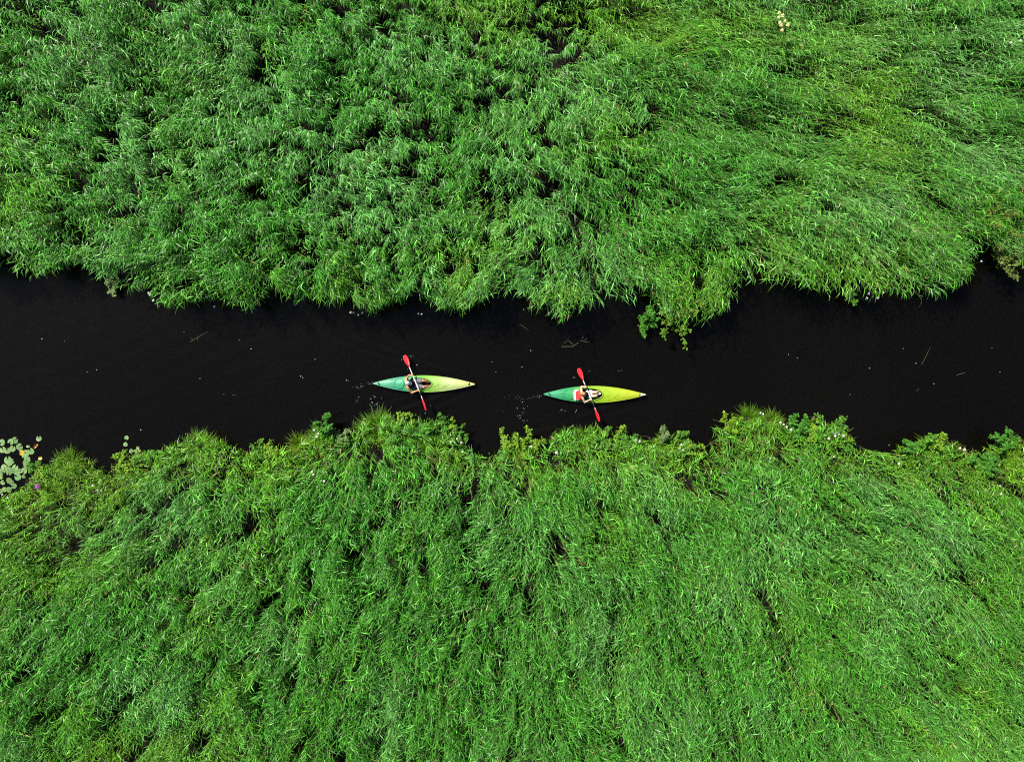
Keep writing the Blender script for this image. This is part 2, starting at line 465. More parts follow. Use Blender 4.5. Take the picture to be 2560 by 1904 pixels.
    sp.add(out.reshape(-1, 3), (np.arange(n)[:, None, None] * 8 + T).reshape(-1, 3), np.repeat((col * .9 + np.array([.05, .035, .01]))[:, None, :], 8, 1).reshape(-1, 3))
    # leaves, alternate, combed downwind
    NL = 9
    for q in range(NL):
        s = np.clip(.34 + .66 * (q + rng.uniform(-.3, .3, n)) / (NL - 1), .25, 1.0)
        P = stem_at(s)
        sgn = (1 if q % 2 else -1)
        spread = rng.uniform(0, .85, n) * (1.0 + .15 * tufted)
        dan = np.arctan2(np.sin(ang - ang0), np.cos(ang - ang0))
        az = ang0 + np.clip(.55 * dan, -.9, .9) + sgn * spread + rng.normal(0, .12, n)
        wild = rng.random(n) < .03
        az = np.where(wild, rng.uniform(-math.pi, math.pi, n), az)
        ln = rng.uniform(.28, .54, n) * (1 - .2 * np.abs(s - .7) / .4) * (1 - .25 * fine)
        el = rng.uniform(.15, .85, n)
        dr = rng.uniform(.30, .90, n)
        wd = rng.uniform(.023, .039, n) * (1 - .4 * fine)
        roll = rng.normal(0, .55, n)
        c = col * np.exp(rng.normal(0, .36, n))[:, None]
        pale = rng.random(n) < .10
        c = np.where(pale[:, None], c * 1.4 + np.array([.045, .06, .025]), c)
        dead = rng.random(n) < (.0025 if q > 4 else .03)
        c = np.where(dead[:, None], STRAW * rng.uniform(.6, 1.1, n)[:, None], c)
        tip = np.where((rng.random(n) < .06)[:, None], c * .6 + STRAW * .3, c * 1.05)
        sp.leaflets(P, az, ln, el, dr, wd, roll, c, tip)
    return sp, n

sp, n_up = reed_bed(+1, 8.8)
o = link('reed_bed', sp.mesh('reed_bed_far'), M_reed)
tag(o, 'dense wind-combed green reeds on the bank filling the top of the photo', 'reeds', kind='stuff')
sp, n_lo = reed_bed(-1, 9.2)
o = link('reed_bed', sp.mesh('reed_bed_near'), M_reed)
tag(o, 'dense leafy green reeds on the bank filling the bottom of the photo', 'reeds', kind='stuff')
import sys; sys.stderr.write('reeds %d %d\n' % (n_up, n_lo))

# ------------------------------------------------------------------ low herbs between and in front of the reeds
def herb_patch(spots, n_each, zfun):
    sp = Soup()
    for (u, v, r) in spots:
        z0 = zfun(u, v)
        n = int(n_each * (r / 40.0) ** 2)
        du = rng.normal(0, r * .5, n); dv = rng.normal(0, r * .5, n)
        z = z0 + rng.uniform(-.35, .12, n)
        k = (H - z) / H
        P = np.stack([(u + du - 1280) * S * k, (952 - v - dv) * S * k, z], 1)
        col = np.array([.10, .235, .012]) * rng.uniform(.6, 1.25, n)[:, None]
        sp.ovals(P, rng.uniform(-math.pi, math.pi, n), rng.uniform(.05, .095, n), rng.uniform(-.5, .5, n), rng.uniform(.035, .06, n), rng.normal(0, .4, n), col)
    return sp

spots = []
for q in range(420):
    u = rng.uniform(0, 2560); v = rng.uniform(20, 760)
    if v < up_edge(u) - 40 and vnoise(u, v, 260, 51) + .35 * sstep(300, 640, v) > .72: spots.append((u, v, rng.uniform(14, 36)))
o = link('climbing_herbs', herb_patch(spots, 70, lambda u, v: 2.05).mesh('herbs_far'), M_herb)
tag(o, 'small bright yellow-green leaves scattered through the reeds of the top bank', 'herbs', kind='stuff')
spots = []
for q in range(520):
    u = rng.uniform(0, 2560); v = rng.uniform(1040, 1890)
    d = v - lo_edge(u)
    if d > 30 and vnoise(u, v, 200, 52) + .3 * sstep(200, 20, d) > .70: spots.append((u, v, rng.uniform(12, 30)))
for u in np.arange(0, 2560, 16):
    uu = u + rng.uniform(-8, 8)
    if vnoise(uu, 0, 120, 53) > .3: spots.append((uu, lo_edge(uu) + rng.uniform(12, 55), rng.uniform(16, 26)))
o = link('climbing_herbs', herb_patch(spots, 70, lambda u, v: .45 + 1.4 * float(sstep(0, 150, v - lo_edge(u)))).mesh('herbs_near'), M_herb)
tag(o, 'small bright yellow-green leaves scattered through the reeds of the bottom bank', 'herbs', kind='stuff')

# fine grass hanging on the very edge of the lower bank
def edge_grass():
    sp = Soup(); n = 9000
    u = rng.uniform(-60, 2620, n); w = rng.random(n) ** 1.6
    v = lo_edge(u) + 4 + w * 120
    keep = vnoise(u, v, 60, 61) > .32
    u, v, w = u[keep], v[keep], w[keep]; n = len(u)
    z = .12 + .75 * sstep(0, 110, v - lo_edge(u)) * rng.uniform(.6, 1.1, n)
    k = (H - z) / H
    P = np.stack([(u - 1280) * S * k, (952 - v) * S * k, z], 1)
    az = math.pi / 2 + rng.normal(0, .9, n)
    mixv = np.clip(vnoise(u, v, 90, 62) * 1.3 - .15 + rng.normal(0, .1, n), 0, 1)[:, None]
    col = (np.array([.07, .20, .012]) * (1 - mixv) + np.array([.14, .19, .02]) * mixv) * rng.uniform(.75, 1.2, n)[:, None]
    dry = rng.random(n) < .08
    col = np.where(dry[:, None], STRAW * .8, col)
    sp.blades(P, az, rng.uniform(.25, .5, n), rng.uniform(.5, 1.1, n), rng.uniform(.3, .8, n), rng.uniform(.010, .018, n), rng.normal(0, .3, n), col)
    return sp
o = link('bank_grass', edge_grass().mesh('bank_grass'), M_herb)
tag(o, 'fine yellow-green grass fringing the water edge of the bottom bank', 'grass', kind='stuff')

# ------------------------------------------------------------------ sedge tussocks
def tussock(u, v, r, label, warm=.4, z0=.12, n=None):
    r = r * .82; n = n or int(520 * (r / 50.0) ** 2) + 140
    rm = r * S
    x0, y0, _ = px(u, v, .6)
    root = empty('sedge_tussock', (x0, y0, z0))
    sp = Soup()
    a = rng.uniform(-math.pi, math.pi, n); q = np.sqrt(rng.random(n)) * rm * .35
    P = np.stack([np.cos(a) * q, np.sin(a) * q, rng.uniform(0, .1, n)], 1)
    az = a + rng.normal(0, .45, n)
    col = (np.array([.06, .24, .008]) * (1 - warm) + np.array([.15, .27, .010]) * warm) * rng.uniform(.7, 1.25, n)[:, None]
    el = rng.uniform(.55, 1.35, n)
    sp.blades(P, az, rng.uniform(.8, 1.45, n) * max(rm, .55), el, rng.uniform(.25, .6, n), rng.uniform(.010, .017, n), rng.normal(0, .3, n), col, col * .8 + STRAW * .12)
    link('blades', sp.mesh('sedge_blades'), M_herb, root)
    cr = Parts(); cr.ball((0, 0, -.02), (rm * .4, rm * .4, .1), 10, 6)
    link('root_crown', cr.mesh('root_crown'), M_twig, root)
    tag(root, label, 'sedge', 'sedge tussocks along the bottom bank')
for t in [
    (163, 1160, 48, 'round yellow-green sedge tussock jutting out beside the lily pad cluster', .45),
    (120, 1235, 42, 'low yellow sedge tussock by the purple flower', .7),
    (310, 1185, 36, 'green sedge tussock below the small group of lily pads', .25),
    (495, 1120, 52, 'broad bright sedge tussock on the bulge between lily pads and first kayak', .4),
    (741, 1112, 26, 'small brownish sedge tussock left of the white flowers', .8),
    (797, 1092, 40, 'sedge tussock under the leafy sprig with white flowers', .35),
    (942, 1072, 58, 'largest dome-shaped sedge tussock below the first kayak', .3),
    (1030, 1082, 42, 'spiky green sedge tussock right of the largest dome-shaped one', .15),
    (1075, 1120, 34, 'yellow-tipped sedge tussock behind the dark leafy bush', .5),
    (1290, 1125, 34, 'yellowish sedge tussock right of the deep notch in the bank', .6),
    (1423, 1104, 36, 'dark green spiky sedge tussock below the second kayak', .05),
    (1462, 1098, 36, 'bright sedge tussock nearest to the second kayak paddle', .4),
    (1668, 1112, 30, 'small sedge tussock under the thin tall sprig', .55),
    (1880, 1052, 46, 'sedge tussock on the highest bulge of the bottom bank', .35),
    (1932, 1056, 40, 'brown-tipped sedge tussock beside the white umbels on the right bulge', .5),
    (2334, 1122, 44, 'sedge tussock on the rightmost rounded bulge of the bottom bank', .4),
    (2525, 1150, 50, 'pale yellow sedge tussock at the right edge of the photo', .75)]:
    tussock(t[0], t[1], t[2], t[3], t[4])

# ------------------------------------------------------------------ leafy shrubs hanging over the water
def shrub(u, v, r, label, tint=(.06, .20, .02), zc=.75, n=None, base=None, lsize=.10, group='leafy shrubs at the water edge'):
    """thin branching stems from the bank, broad leaves on the twigs; crown centre seen at photo pixel u, v"""
    rm = r * S
    cx, cy, _ = px(u, v, zc)
    bx, by = base if base else (0, -.35)
    root = empty('leafy_shrub', (cx + bx, cy + by, 0.0))
    st = Parts(); sp = Soup(); tips = []
    nst = 5 if r < 26 else 8
    for q in range(nst):
        a = rng.uniform(0, 2 * math.pi); rr = rm * math.sqrt(rng.uniform(.1, 1))
        e = Vector((-bx + math.cos(a) * rr, -by + math.sin(a) * rr, zc * rng.uniform(.75, 1.15)))
        b = Vector((rng.normal(0, .04), rng.normal(0, .04), -.05))
        m = b.lerp(e, .55) + Vector((0, 0, .12))
        st.tube([b, m, e], [.012, .008, .003], 5)
        for j in range(4):
            p = b.lerp(m, .6).lerp(e, j / 3.0)
            a2 = rng.uniform(0, 2 * math.pi); e2 = p + Vector((math.cos(a2), math.sin(a2), rng.uniform(-.1, .35))) * rm * rng.uniform(.25, .5)
            st.tube([p, e2], [.004, .002], 4, False)
            tips.append((p, e2))
        tips.append((m, e))
    n = n or int(16 * len(tips))
    T = rng.integers(0, len(tips), n); t = rng.uniform(.25, 1.05, n)
    A = np.array([tips[i][0] for i in T]); B = np.array([tips[i][1] for i in T])
    P = A + (B - A) * t[:, None] + rng.normal(0, .025, (n, 3))
    col = np.array(tint) * rng.uniform(.65, 1.35, n)[:, None]
    ln = rng.uniform(.7, 1.25, n) * lsize
    sp.ovals(P, rng.uniform(-math.pi, math.pi, n), ln, rng.uniform(-.5, .5, n), ln * rng.uniform(.55, .8, n), rng.normal(0, .4, n), col)
    link('stems', st.mesh('shrub_stems'), M_twig, root)
    link('foliage', sp.mesh('shrub_foliage'), M_herb, root)
    tag(root, label, 'shrub', group)
    return root
DG = (.05, .18, .016); YG = (.13, .25, .012); MG = (.075, .21, .018); BR = (.10, .15, .02); PG = (.12, .19, .06)
for s in [
    (1690, 805, 46, 'bright leafy alder branch hanging from the top reeds over open water', (.09, .20, .010), 1.0, (-.1, .9)),
    (1625, 812, 26, 'dim small leafy sprig left of the overhanging alder branch', DG, .6, (.1, .8)),
    (1725, 760, 34, 'olive leafy branch tucked under the reeds above the alder branch', (.10, .17, .01), 1.5, (0, .7)),
    (275, 722, 24, 'pale leafy sprig under the top reeds at left', PG, .35, (.1, .6)),
    (2530, 555, 44, 'brownish leafy shrub standing in the top reeds at the right edge', BR, 2.3, (0, .1)),
    (2525, 660, 40, 'dull olive shrub over the cove at the right edge', (.11, .16, .03), 1.4, (.3, .6)),
    (2120, 748, 16, 'tiny sprig under the top reeds left of the right promontory', MG, .5, (0, .6)),
    (85, 1162, 16, 'small leafy sprig touching the right side of the lily pad cluster', MG, .3, (0, -.3)),
    (100, 1180, 16, 'yellow-green leafy sprig between lily pads and round sedge tussock', YG, .3, (0, -.3)),
    (362, 1134, 20, 'leafy sprig directly right of the small lily pad group', MG, .4, (0, -.35)),
    (310, 1152, 26, 'bright clover-like bush left of the small lily pad group', YG, .5, (0, -.4)),
    (655, 1122, 22, 'low leafy sprig on the straight edge left of the white flowers', MG, .45, (0, -.4)),
    (678, 1114, 18, 'second low leafy sprig on the straight edge left of the white flowers', YG, .5, (0, -.4)),
    (806, 1054, 26, 'dark upright leafy sprig standing behind three white flowers', DG, .9, (0, -.55)),
    (848, 1084, 20, 'sparse pale sprig left of the largest sedge dome', PG, .6, (0, -.4)),
    (1010, 1052, 24, 'yellowish leafy sprig between the two biggest sedge tussocks', YG, .7, (0, -.45)),
    (1084, 1058, 36, 'dark green leafy bush right of the spiky sedge tussock', DG, .85, (0, -.5)),
    (1124, 1062, 20, 'yellow-leaved branch reaching out right of the dark leafy bush', YG, .6, (-.2, -.45)),
    (1140, 1098, 34, 'leafy bush dotted with white flowers left of the deep notch', MG, .8, (0, -.4)),
    (1273, 1094, 26, 'round leafy sprig right of the deep notch in the bank', YG, .6, (0, -.45)),
    (1328, 1110, 34, 'bright green bush with one white flower right of the deep notch', YG, .7, (0, -.4)),
    (1504, 1100, 28, 'green bush on the bulge right of the second kayak paddle tip', MG, .75, (0, -.4)),
    (1543, 1073, 20, 'yellow-green sprig standing out over water right of the second kayak paddle', YG, .7, (0, -.5)),
    (1572, 1096, 24, 'dark leafy sprig beneath the yellow-green one over the water', DG, .6, (0, -.4)),
    (1666, 1078, 14, 'thin tall sprig standing alone between two bulges', PG, .9, (0, -.45)),
    (1708, 1108, 28, 'leafy bush with white flowers left of the dark inlet', MG, .7, (0, -.4)),
    (1732, 1122, 28, 'yellow-green bush at the left lip of the dark inlet', YG, .6, (0, -.4)),
    (1828, 1066, 26, 'leafy bush on the left shoulder of the highest bulge', YG, .7, (.1, -.4)),
    (1996, 1064, 30, 'leafy bush right of the white umbels on the highest bulge', DG, .8, (0, -.45)),
    (2038, 1070, 24, 'bright leafy bush in the middle of the right shoulder', YG, .8, (0, -.45)),
    (2084, 1062, 36, 'leafy bush on the outer corner of the highest bulge', MG, .8, (-.1, -.5)),
    (2100, 1088, 24, 'drooping green bush under the outer corner of the highest bulge', YG, .6, (-.2, -.35)),
    (2284, 1110, 18, 'small dark sprig left of the rightmost rounded bulge', DG, .6, (.1, -.45)),
    (2322, 1104, 24, 'leafy sprig on top of the rightmost rounded bulge', MG, .8, (0, -.45)),
    (2356, 1106, 22, 'yellow-green sprig right of the top of the rightmost rounded bulge', YG, .8, (0, -.45)),
    (2464, 1134, 38, 'sparse dark shrub over the water left of the right photo edge', DG, .8, (.2, -.5)),
    (2458, 1172, 26, 'leafy sprig low in the last inlet at the right', MG, .5, (.1, -.3)),
    (2526, 1092, 30, 'dark green shrub reaching up at the right photo edge', DG, 1.0, (.05, -.6))]:
    shrub(s[0], s[1], s[2], s[3], s[4], s[5], base=s[6])

# ------------------------------------------------------------------ flowers
def flower(u, v, z, label, group, mat=None, rad=.06, name='white_flower', cat='flower', florets=13):
    rad = rad * .78; x, y, _ = px(u, v, z)
    root = empty(name, (x, y, 0))
    st = Parts(); st.tube([(rng.normal(0, .06), rng.normal(0, .06) - .05, 0), (rng.normal(0, .02), -.03, z * .6), (0, 0, z - .03)], [.005, .004, .003], 5)
    link('stem', st.mesh('flower_stem'), M_stalk, root)
    hd = Parts()
    for q in range(florets):
        a = q * 2.4; r = rad * math.sqrt(q / florets)
        c = Vector((math.cos(a) * r, math.sin(a) * r, z - .35 * r + rng.normal(0, .006)))
        hd.ball(c, (rad * .34, rad * .34, rad * .16), 7, 4)
    link('flower_head', hd.mesh('flower_head'), mat or M_petal, root)
    tag(root, label, cat, group)
def cluster(ox, oy, sc, pts, z, label, rad=.055, **kw):
    pts = sorted(pts); m = len(pts)
    names = {1: [''], 2: ['left one of two', 'right one of two'], 3: ['left of three', 'middle of three', 'right of three']}.get(
        m, ['leftmost', 'second from left', 'third from left', 'fourth from left', 'fifth from left', 'sixth from left', 'seventh from left'][:m - 1] + ['rightmost'])
    for w, (a, b) in zip(names, pts):
        flower(ox + a / sc, oy + b / sc, z, label + (', ' + w if w else ''), label, rad=rad * rng.uniform(.8, 1.2), **kw)
cluster(640, 980, 3.173, [(460, 300), (495, 328), (480, 352)], 1.15, 'small white flower by the dark upright sprig on the bottom bank', .06)
cluster(640, 980, 3.173, [(1595, 368), (1630, 400), (1545, 395), (1640, 470)], 1.1, 'small white flower on the bush left of the deep notch', .05)
cluster(640, 980, 3.173, [(2182, 430)], 1.0, 'lone white flower on the bright green bush right of the deep notch', .06)
cluster(640, 980, 3.173, [(445, 630), (455, 655), (540, 705)], 1.9, 'pinkish white flower in the reeds below the dark upright sprig', .05)
cluster(1300, 660, 3.173, [(290, 1495)], 1.25, 'white flower among dark sedge below the second kayak', .065)
cluster(1300, 660, 3.173, [(920, 1395), (950, 1405)], 1.1, 'white flower beside the dark sprig below the second kayak bow', .05)
cluster(1300, 660, 3.173, [(1280, 1430), (1268, 1460), (1296, 1475)], 1.1, 'white flower on the bush left of the dark inlet', .06)
cluster(1760, 980, 2.754, [(390, 143), (408, 150)], 1.15, 'white umbel rising above the highest bulge of the bottom bank', .06)
cluster(1760, 980, 2.754, [(550, 222), (570, 240), (602, 258), (528, 210)], 1.0, 'white umbel in the row right of the highest bulge', .06)
cluster(1760, 980, 2.754, [(905, 300), (930, 288), (962, 300), (862, 318)], .9, 'white umbel under the outer corner of the highest bulge', .06)
cluster(1760, 980, 2.754, [(897, 443)], 1.6, 'lone white flower in reeds below the outer corner of the highest bulge', .05)
cluster(1760, 980, 2.754, [(1345, 493)], 1.7, 'lone white flower in reeds left of the rightmost bulge', .06)
cluster(1760, 980, 2.754, [(1765, 385), (1797, 395)], .9, 'white umbel on the right side of the rightmost rounded bulge', .055)
cluster(1760, 980, 2.754, [(2040, 645), (2046, 700)], 1.5, 'white flower in the grass near the right photo edge', .05)
cluster(1760, 980, 2.754, [(757, 172)], 1.1, 'pale brown seed head standing between the bushes of the highest bulge', .06, mat=M_dry, name='seed_head', cat='seed head')
cluster(600, 640, 3.47, [(960, 488), (985, 490), (1025, 510), (1060, 490)], .7, 'white flower under the middle edge of the top reeds', .055)
cluster(600, 640, 3.47, [(1548, 500), (1576, 503)], .6, 'tiny white flower under the reeds right of the middle row', .035)
cluster(0, 620, 3.173, [(1175, 355), (1190, 370), (1216, 415), (1312, 430)], .9, 'white flower at the left edge of the hanging top reeds', .06)
cluster(0, 620, 3.173, [(1698, 465)], .6, 'single white flower under the top reeds, left of the middle row', .06)
cluster(1860, 500, 3.173, [(990, 742), (975, 780), (1062, 775), (1105, 735)], .7, 'white flower under the top reeds left of the right promontory', .06)
cluster(1860, 500, 3.173, [(1885, 485)], 1.0, 'lone white flower in the cove right of the promontory', .05)
cluster(1920, 0, 3.47, [(100, 110), (130, 135), (95, 150), (118, 215), (150, 180), (175, 215), (105, 195), (125, 260)], 2.75, 'cream flower plume in the patch near the top edge', .075, mat=M_cream, name='cream_flower')
cluster(1920, 0, 3.47, [(1633, 238)], 2.7, 'lone white flower in the top right reeds above the dark gap', .05)
cluster(1920, 0, 3.47, [(2195, 352), (2110, 370)], 2.6, 'white flower by the dark patch at the top right edge', .06)
cluster(0, 1040, 5.5, [(1275, 952), (1340, 1020), (1392, 1020)], .7, 'white flower in the dark hollow right of the round sedge tussock', .05)
cluster(0, 1040, 5.5, [(58, 1425), (105, 1120), (30, 1080)], .9, 'white flower in yellow grass at the left photo edge', .05)
cluster(0, 1040, 5.5, [(510, 970)], .75, 'purple flower head beside the lily pads', .11, mat=M_purple, name='purple_flower')

# ------------------------------------------------------------------ water lily pads
def lily_pad(u, v, r, col, label, group=None, fold=0.0, zi=0):
    n = 22; rm = r * S * .95 * rng.uniform(.9, 1.06)
    rot = rng.uniform(0, 2 * math.pi); notch = rng.uniform(.22, .42)
    V = [(0, 0, 0)]
    for ring, q in ((.55, 1), (1.0, 2)):
        for k in range(n + 1):
            a = notch + (2 * math.pi - 2 * notch) * k / n
            rr = rm * ring * (1 + .04 * math.sin(3 * a + rot) + .02 * math.sin(7 * a))
            z = (.004 * math.sin(2 * a + rot * 2) + .012 * max(0, math.sin(a * 1.0 + rot * 3)) ** 3) * (1 if q == 2 else .2)
            V.append((rr * math.cos(a) * (1 - fold * .55), rr * math.sin(a), z + (fold * .08 * abs(math.cos(a)) if q == 2 else 0)))
    F = []
    for k in range(n): F.append((0, 1 + k, 2 + k))
    for k in range(n):
        a = 1 + k; b = n + 2 + k
        F.append((a, b, b + 1)); F.append((a, b + 1, a + 1))
    V = np.array(V)
    tone = rng.random(); C = np.tile((np.array(col) * (1 - .35 * tone) + np.array([.20, .27, .05]) * .35 * tone) * rng.uniform(.72, 1.2), (len(V), 1))
    C[0] *= .8; C[1:n + 2] *= rng.uniform(.92, 1.06, (n + 1, 1)); C[n + 2:] *= (rng.uniform(.7, 1.1, (n + 1, 1)) * np.array([1.1, 1, .8]))
    me = tri_mesh('lily_pad', V, np.array(F), C)
    o = link('lily_pad', me, M_pad)
    x, y, _ = px(u, v, .012)
    o.location = (x, y, .014 + .0035 * zi); o.rotation_euler = (rng.normal(0, .03), rng.normal(0, .03), rot)
    tag(o, label, 'lily pad', group)
PADG = (.125, .245, .095)
def pads(pts, clump):
    pts = sorted(pts)
    words = ['leftmost', 'second from left', 'third from left', 'fourth from left', 'fifth from left', 'sixth from left', 'seventh from left', 'eighth from left',
             'ninth from left', 'tenth from left', 'eleventh from left', 'twelfth from left', 'thirteenth from left', 'fourteenth from left']
    for i, (a, b, r) in enumerate(pts):
        w = words[i] if i < len(pts) - 1 else 'rightmost'
        lily_pad(a / 5.5, 1040 + b / 5.5, r / 5.5, PADG, 'pale green lily pad, %s in the %s' % (w, clump), 'lily pads by the left bank', zi=i % 5)
pads([(25, 360, 48), (150, 350, 45), (205, 330, 48), (40, 460, 45), (105, 475, 45), (175, 445, 48), (270, 420, 52)], 'top clump of the cluster')
pads([(425, 482, 45), (362, 505, 46), (335, 548, 38), (378, 592, 45), (345, 640, 36), (362, 672, 42)], 'right-hand strand of the cluster')
pads([(112, 600, 55), (168, 618, 34), (130, 645, 42), (58, 698, 45), (24, 762, 50), (120, 735, 46), (212, 708, 48), (172, 748, 38), (122, 778, 38), (266, 752, 38), (232, 784, 38), (10, 830, 36)], 'middle clump of the cluster')
pads([(332, 748, 46), (245, 835, 52), (327, 826, 31)], 'trio below the right-hand strand')
pads([(40, 910, 36), (128, 882, 44), (155, 906, 36), (192, 956, 44), (65, 1006, 38), (128, 1006, 44), (8, 1030, 36)], 'bottom clump of the cluster')
for (a, b, r, c, l, f) in [
    (535, 305, 42, PADG, 'pale green lily pad floating alone above the cluster', 0),
    (440, 700, 40, PADG, 'pale green lily pad half under the leafy sprig', 0),
    (390, 410, 30, (.10, .18, .03), 'darker olive lily pad with upturned rim above the right-hand strand', .3),
    (300, 500, 38, (.42, .30, .02), 'yellow lily pad beside the top clump', 0),
    (500, 410, 40, (.50, .16, .02), 'orange folded lily pad at the right of the cluster', .8),
    (555, 576, 30, (.38, .36, .04), 'small pale yellow lily pad beside the round sedge tussock', .2),
    (1742, 295, 30, PADG, 'topmost lily pad of the small separate group', 0),
    (1725, 386, 30, PADG, 'second lily pad from the top of the small separate group', 0),
    (1895, 435, 28, PADG, 'upper pad of the four touching in the small separate group', 0),
    (1808, 476, 30, PADG, 'left pad of the four touching in the small separate group', 0),
    (1864, 482, 29, PADG, 'middle pad of the four touching in the small separate group', 0),
    (1872, 546, 31, PADG, 'bottom pad of the small separate group', 0),
    (1916, 474, 22, (.22, .27, .04), 'small yellowish pad at the right of the small separate group', 0)]:
    lily_pad(a / 5.5, 1040 + b / 5.5, r / 5.5, c, l, 'lily pads by the left bank', f, zi=int(a) % 5)

# ------------------------------------------------------------------ kayaks
KL, KB = 4.15, .325
def half_beam(x):
    t = abs(2 * x / KL + .02 * (1 - (2 * x / KL) ** 2))
    return KB * max(1 - min(t, 1) ** 1.95, 0.0) ** 1.03 + .012
def gun_z(x): return .17 + .10 * (2 * x / KL) ** 2
def deck_z(x, y):
    b = half_beam(x); q = min(1, abs(y) / b)
    return gun_z(x) + (.085 - .03 * abs(2 * x / KL)) * min(1, b / .2) * (1 - q ** 2.2)

def kayak_material(name, stops):
    m, nt, p = nodes_of(name)
    tc = nt.nodes.new('ShaderNodeTexCoord'); sx = nt.nodes.new('ShaderNodeSeparateXYZ')
    nt.links.new(tc.outputs['Object'], sx.inputs[0])
    nz = nt.nodes.new('ShaderNodeTexNoise'); nz.inputs['Scale'].default_value = 2.2; nz.inputs['Detail'].default_value = 4
    nt.links.new(tc.outputs['Object'], nz.inputs['Vector'])
    ma = nt.nodes.new('ShaderNodeMapRange'); ma.inputs['From Min'].default_value = -KL / 2; ma.inputs['From Max'].default_value = KL / 2
    nt.links.new(sx.outputs['X'], ma.inputs['Value'])
    ad = nt.nodes.new('ShaderNodeMath'); ad.operation = 'MULTIPLY_ADD'; ad.inputs[1].default_value = .16; ad.inputs[2].default_value = -.08
    nt.links.new(nz.outputs['Fac'], ad.inputs[0])
    a2 = nt.nodes.new('ShaderNodeMath'); a2.operation = 'ADD'
    nt.links.new(ma.outputs[0], a2.inputs[0]); nt.links.new(ad.outputs[0], a2.inputs[1])
    r = nt.nodes.new('ShaderNodeValToRGB'); cr = r.color_ramp
    while len(cr.elements) < len(stops): cr.elements.new(.5)
    for e, (pos, c) in zip(cr.elements, stops): e.position = pos; e.color = c + (1,)
    nt.links.new(a2.outputs[0], r.inputs['Fac'])
    # scuffs along the moulded plastic
    n2 = nt.nodes.new('ShaderNodeTexNoise'); n2.inputs['Scale'].default_value = 9; n2.inputs['Detail'].default_value = 8; n2.inputs['Roughness'].default_value = .7
    nt.links.new(tc.outputs['Object'], n2.inputs['Vector'])
    mr = nt.nodes.new('ShaderNodeMapRange'); mr.inputs['From Min'].default_value = .35; mr.inputs['From Max'].default_value = .7; mr.inputs['To Min'].default_value = .82; mr.inputs['To Max'].default_value = 1.08
    nt.links.new(n2.outputs['Fac'], mr.inputs['Value'])
    mx = nt.nodes.new('ShaderNodeMix'); mx.data_type = 'RGBA'; mx.blend_type = 'MULTIPLY'; mx.inputs['Factor'].default_value = 1
    nt.links.new(r.outputs['Color'], mx.inputs['A']); nt.links.new(mr.outputs[0], mx.inputs['B'])
    nt.links.new(mx.outputs['Result'], p.inputs['Base Color'])
    p.inputs['Roughness'].default_value = .38; p.inputs['Specular IOR Level'].default_value = .45
    return m

M_black = plain('black_plastic', (.012, .012, .013), .45, .4)
M_seat = plain('seat_foam', (.02, .02, .022), .8, .2)
M_line = plain('mould_groove', (.015, .07, .03), .6, .2)
M_lineY = plain('mould_groove_yellow', (.16, .17, .01), .6, .2)
M_red = plain('red_blade', (.72, .012, .022), .35, .45, .08)
M_shaft = plain('white_shaft', (.72, .72, .72), .35, .5, .05)

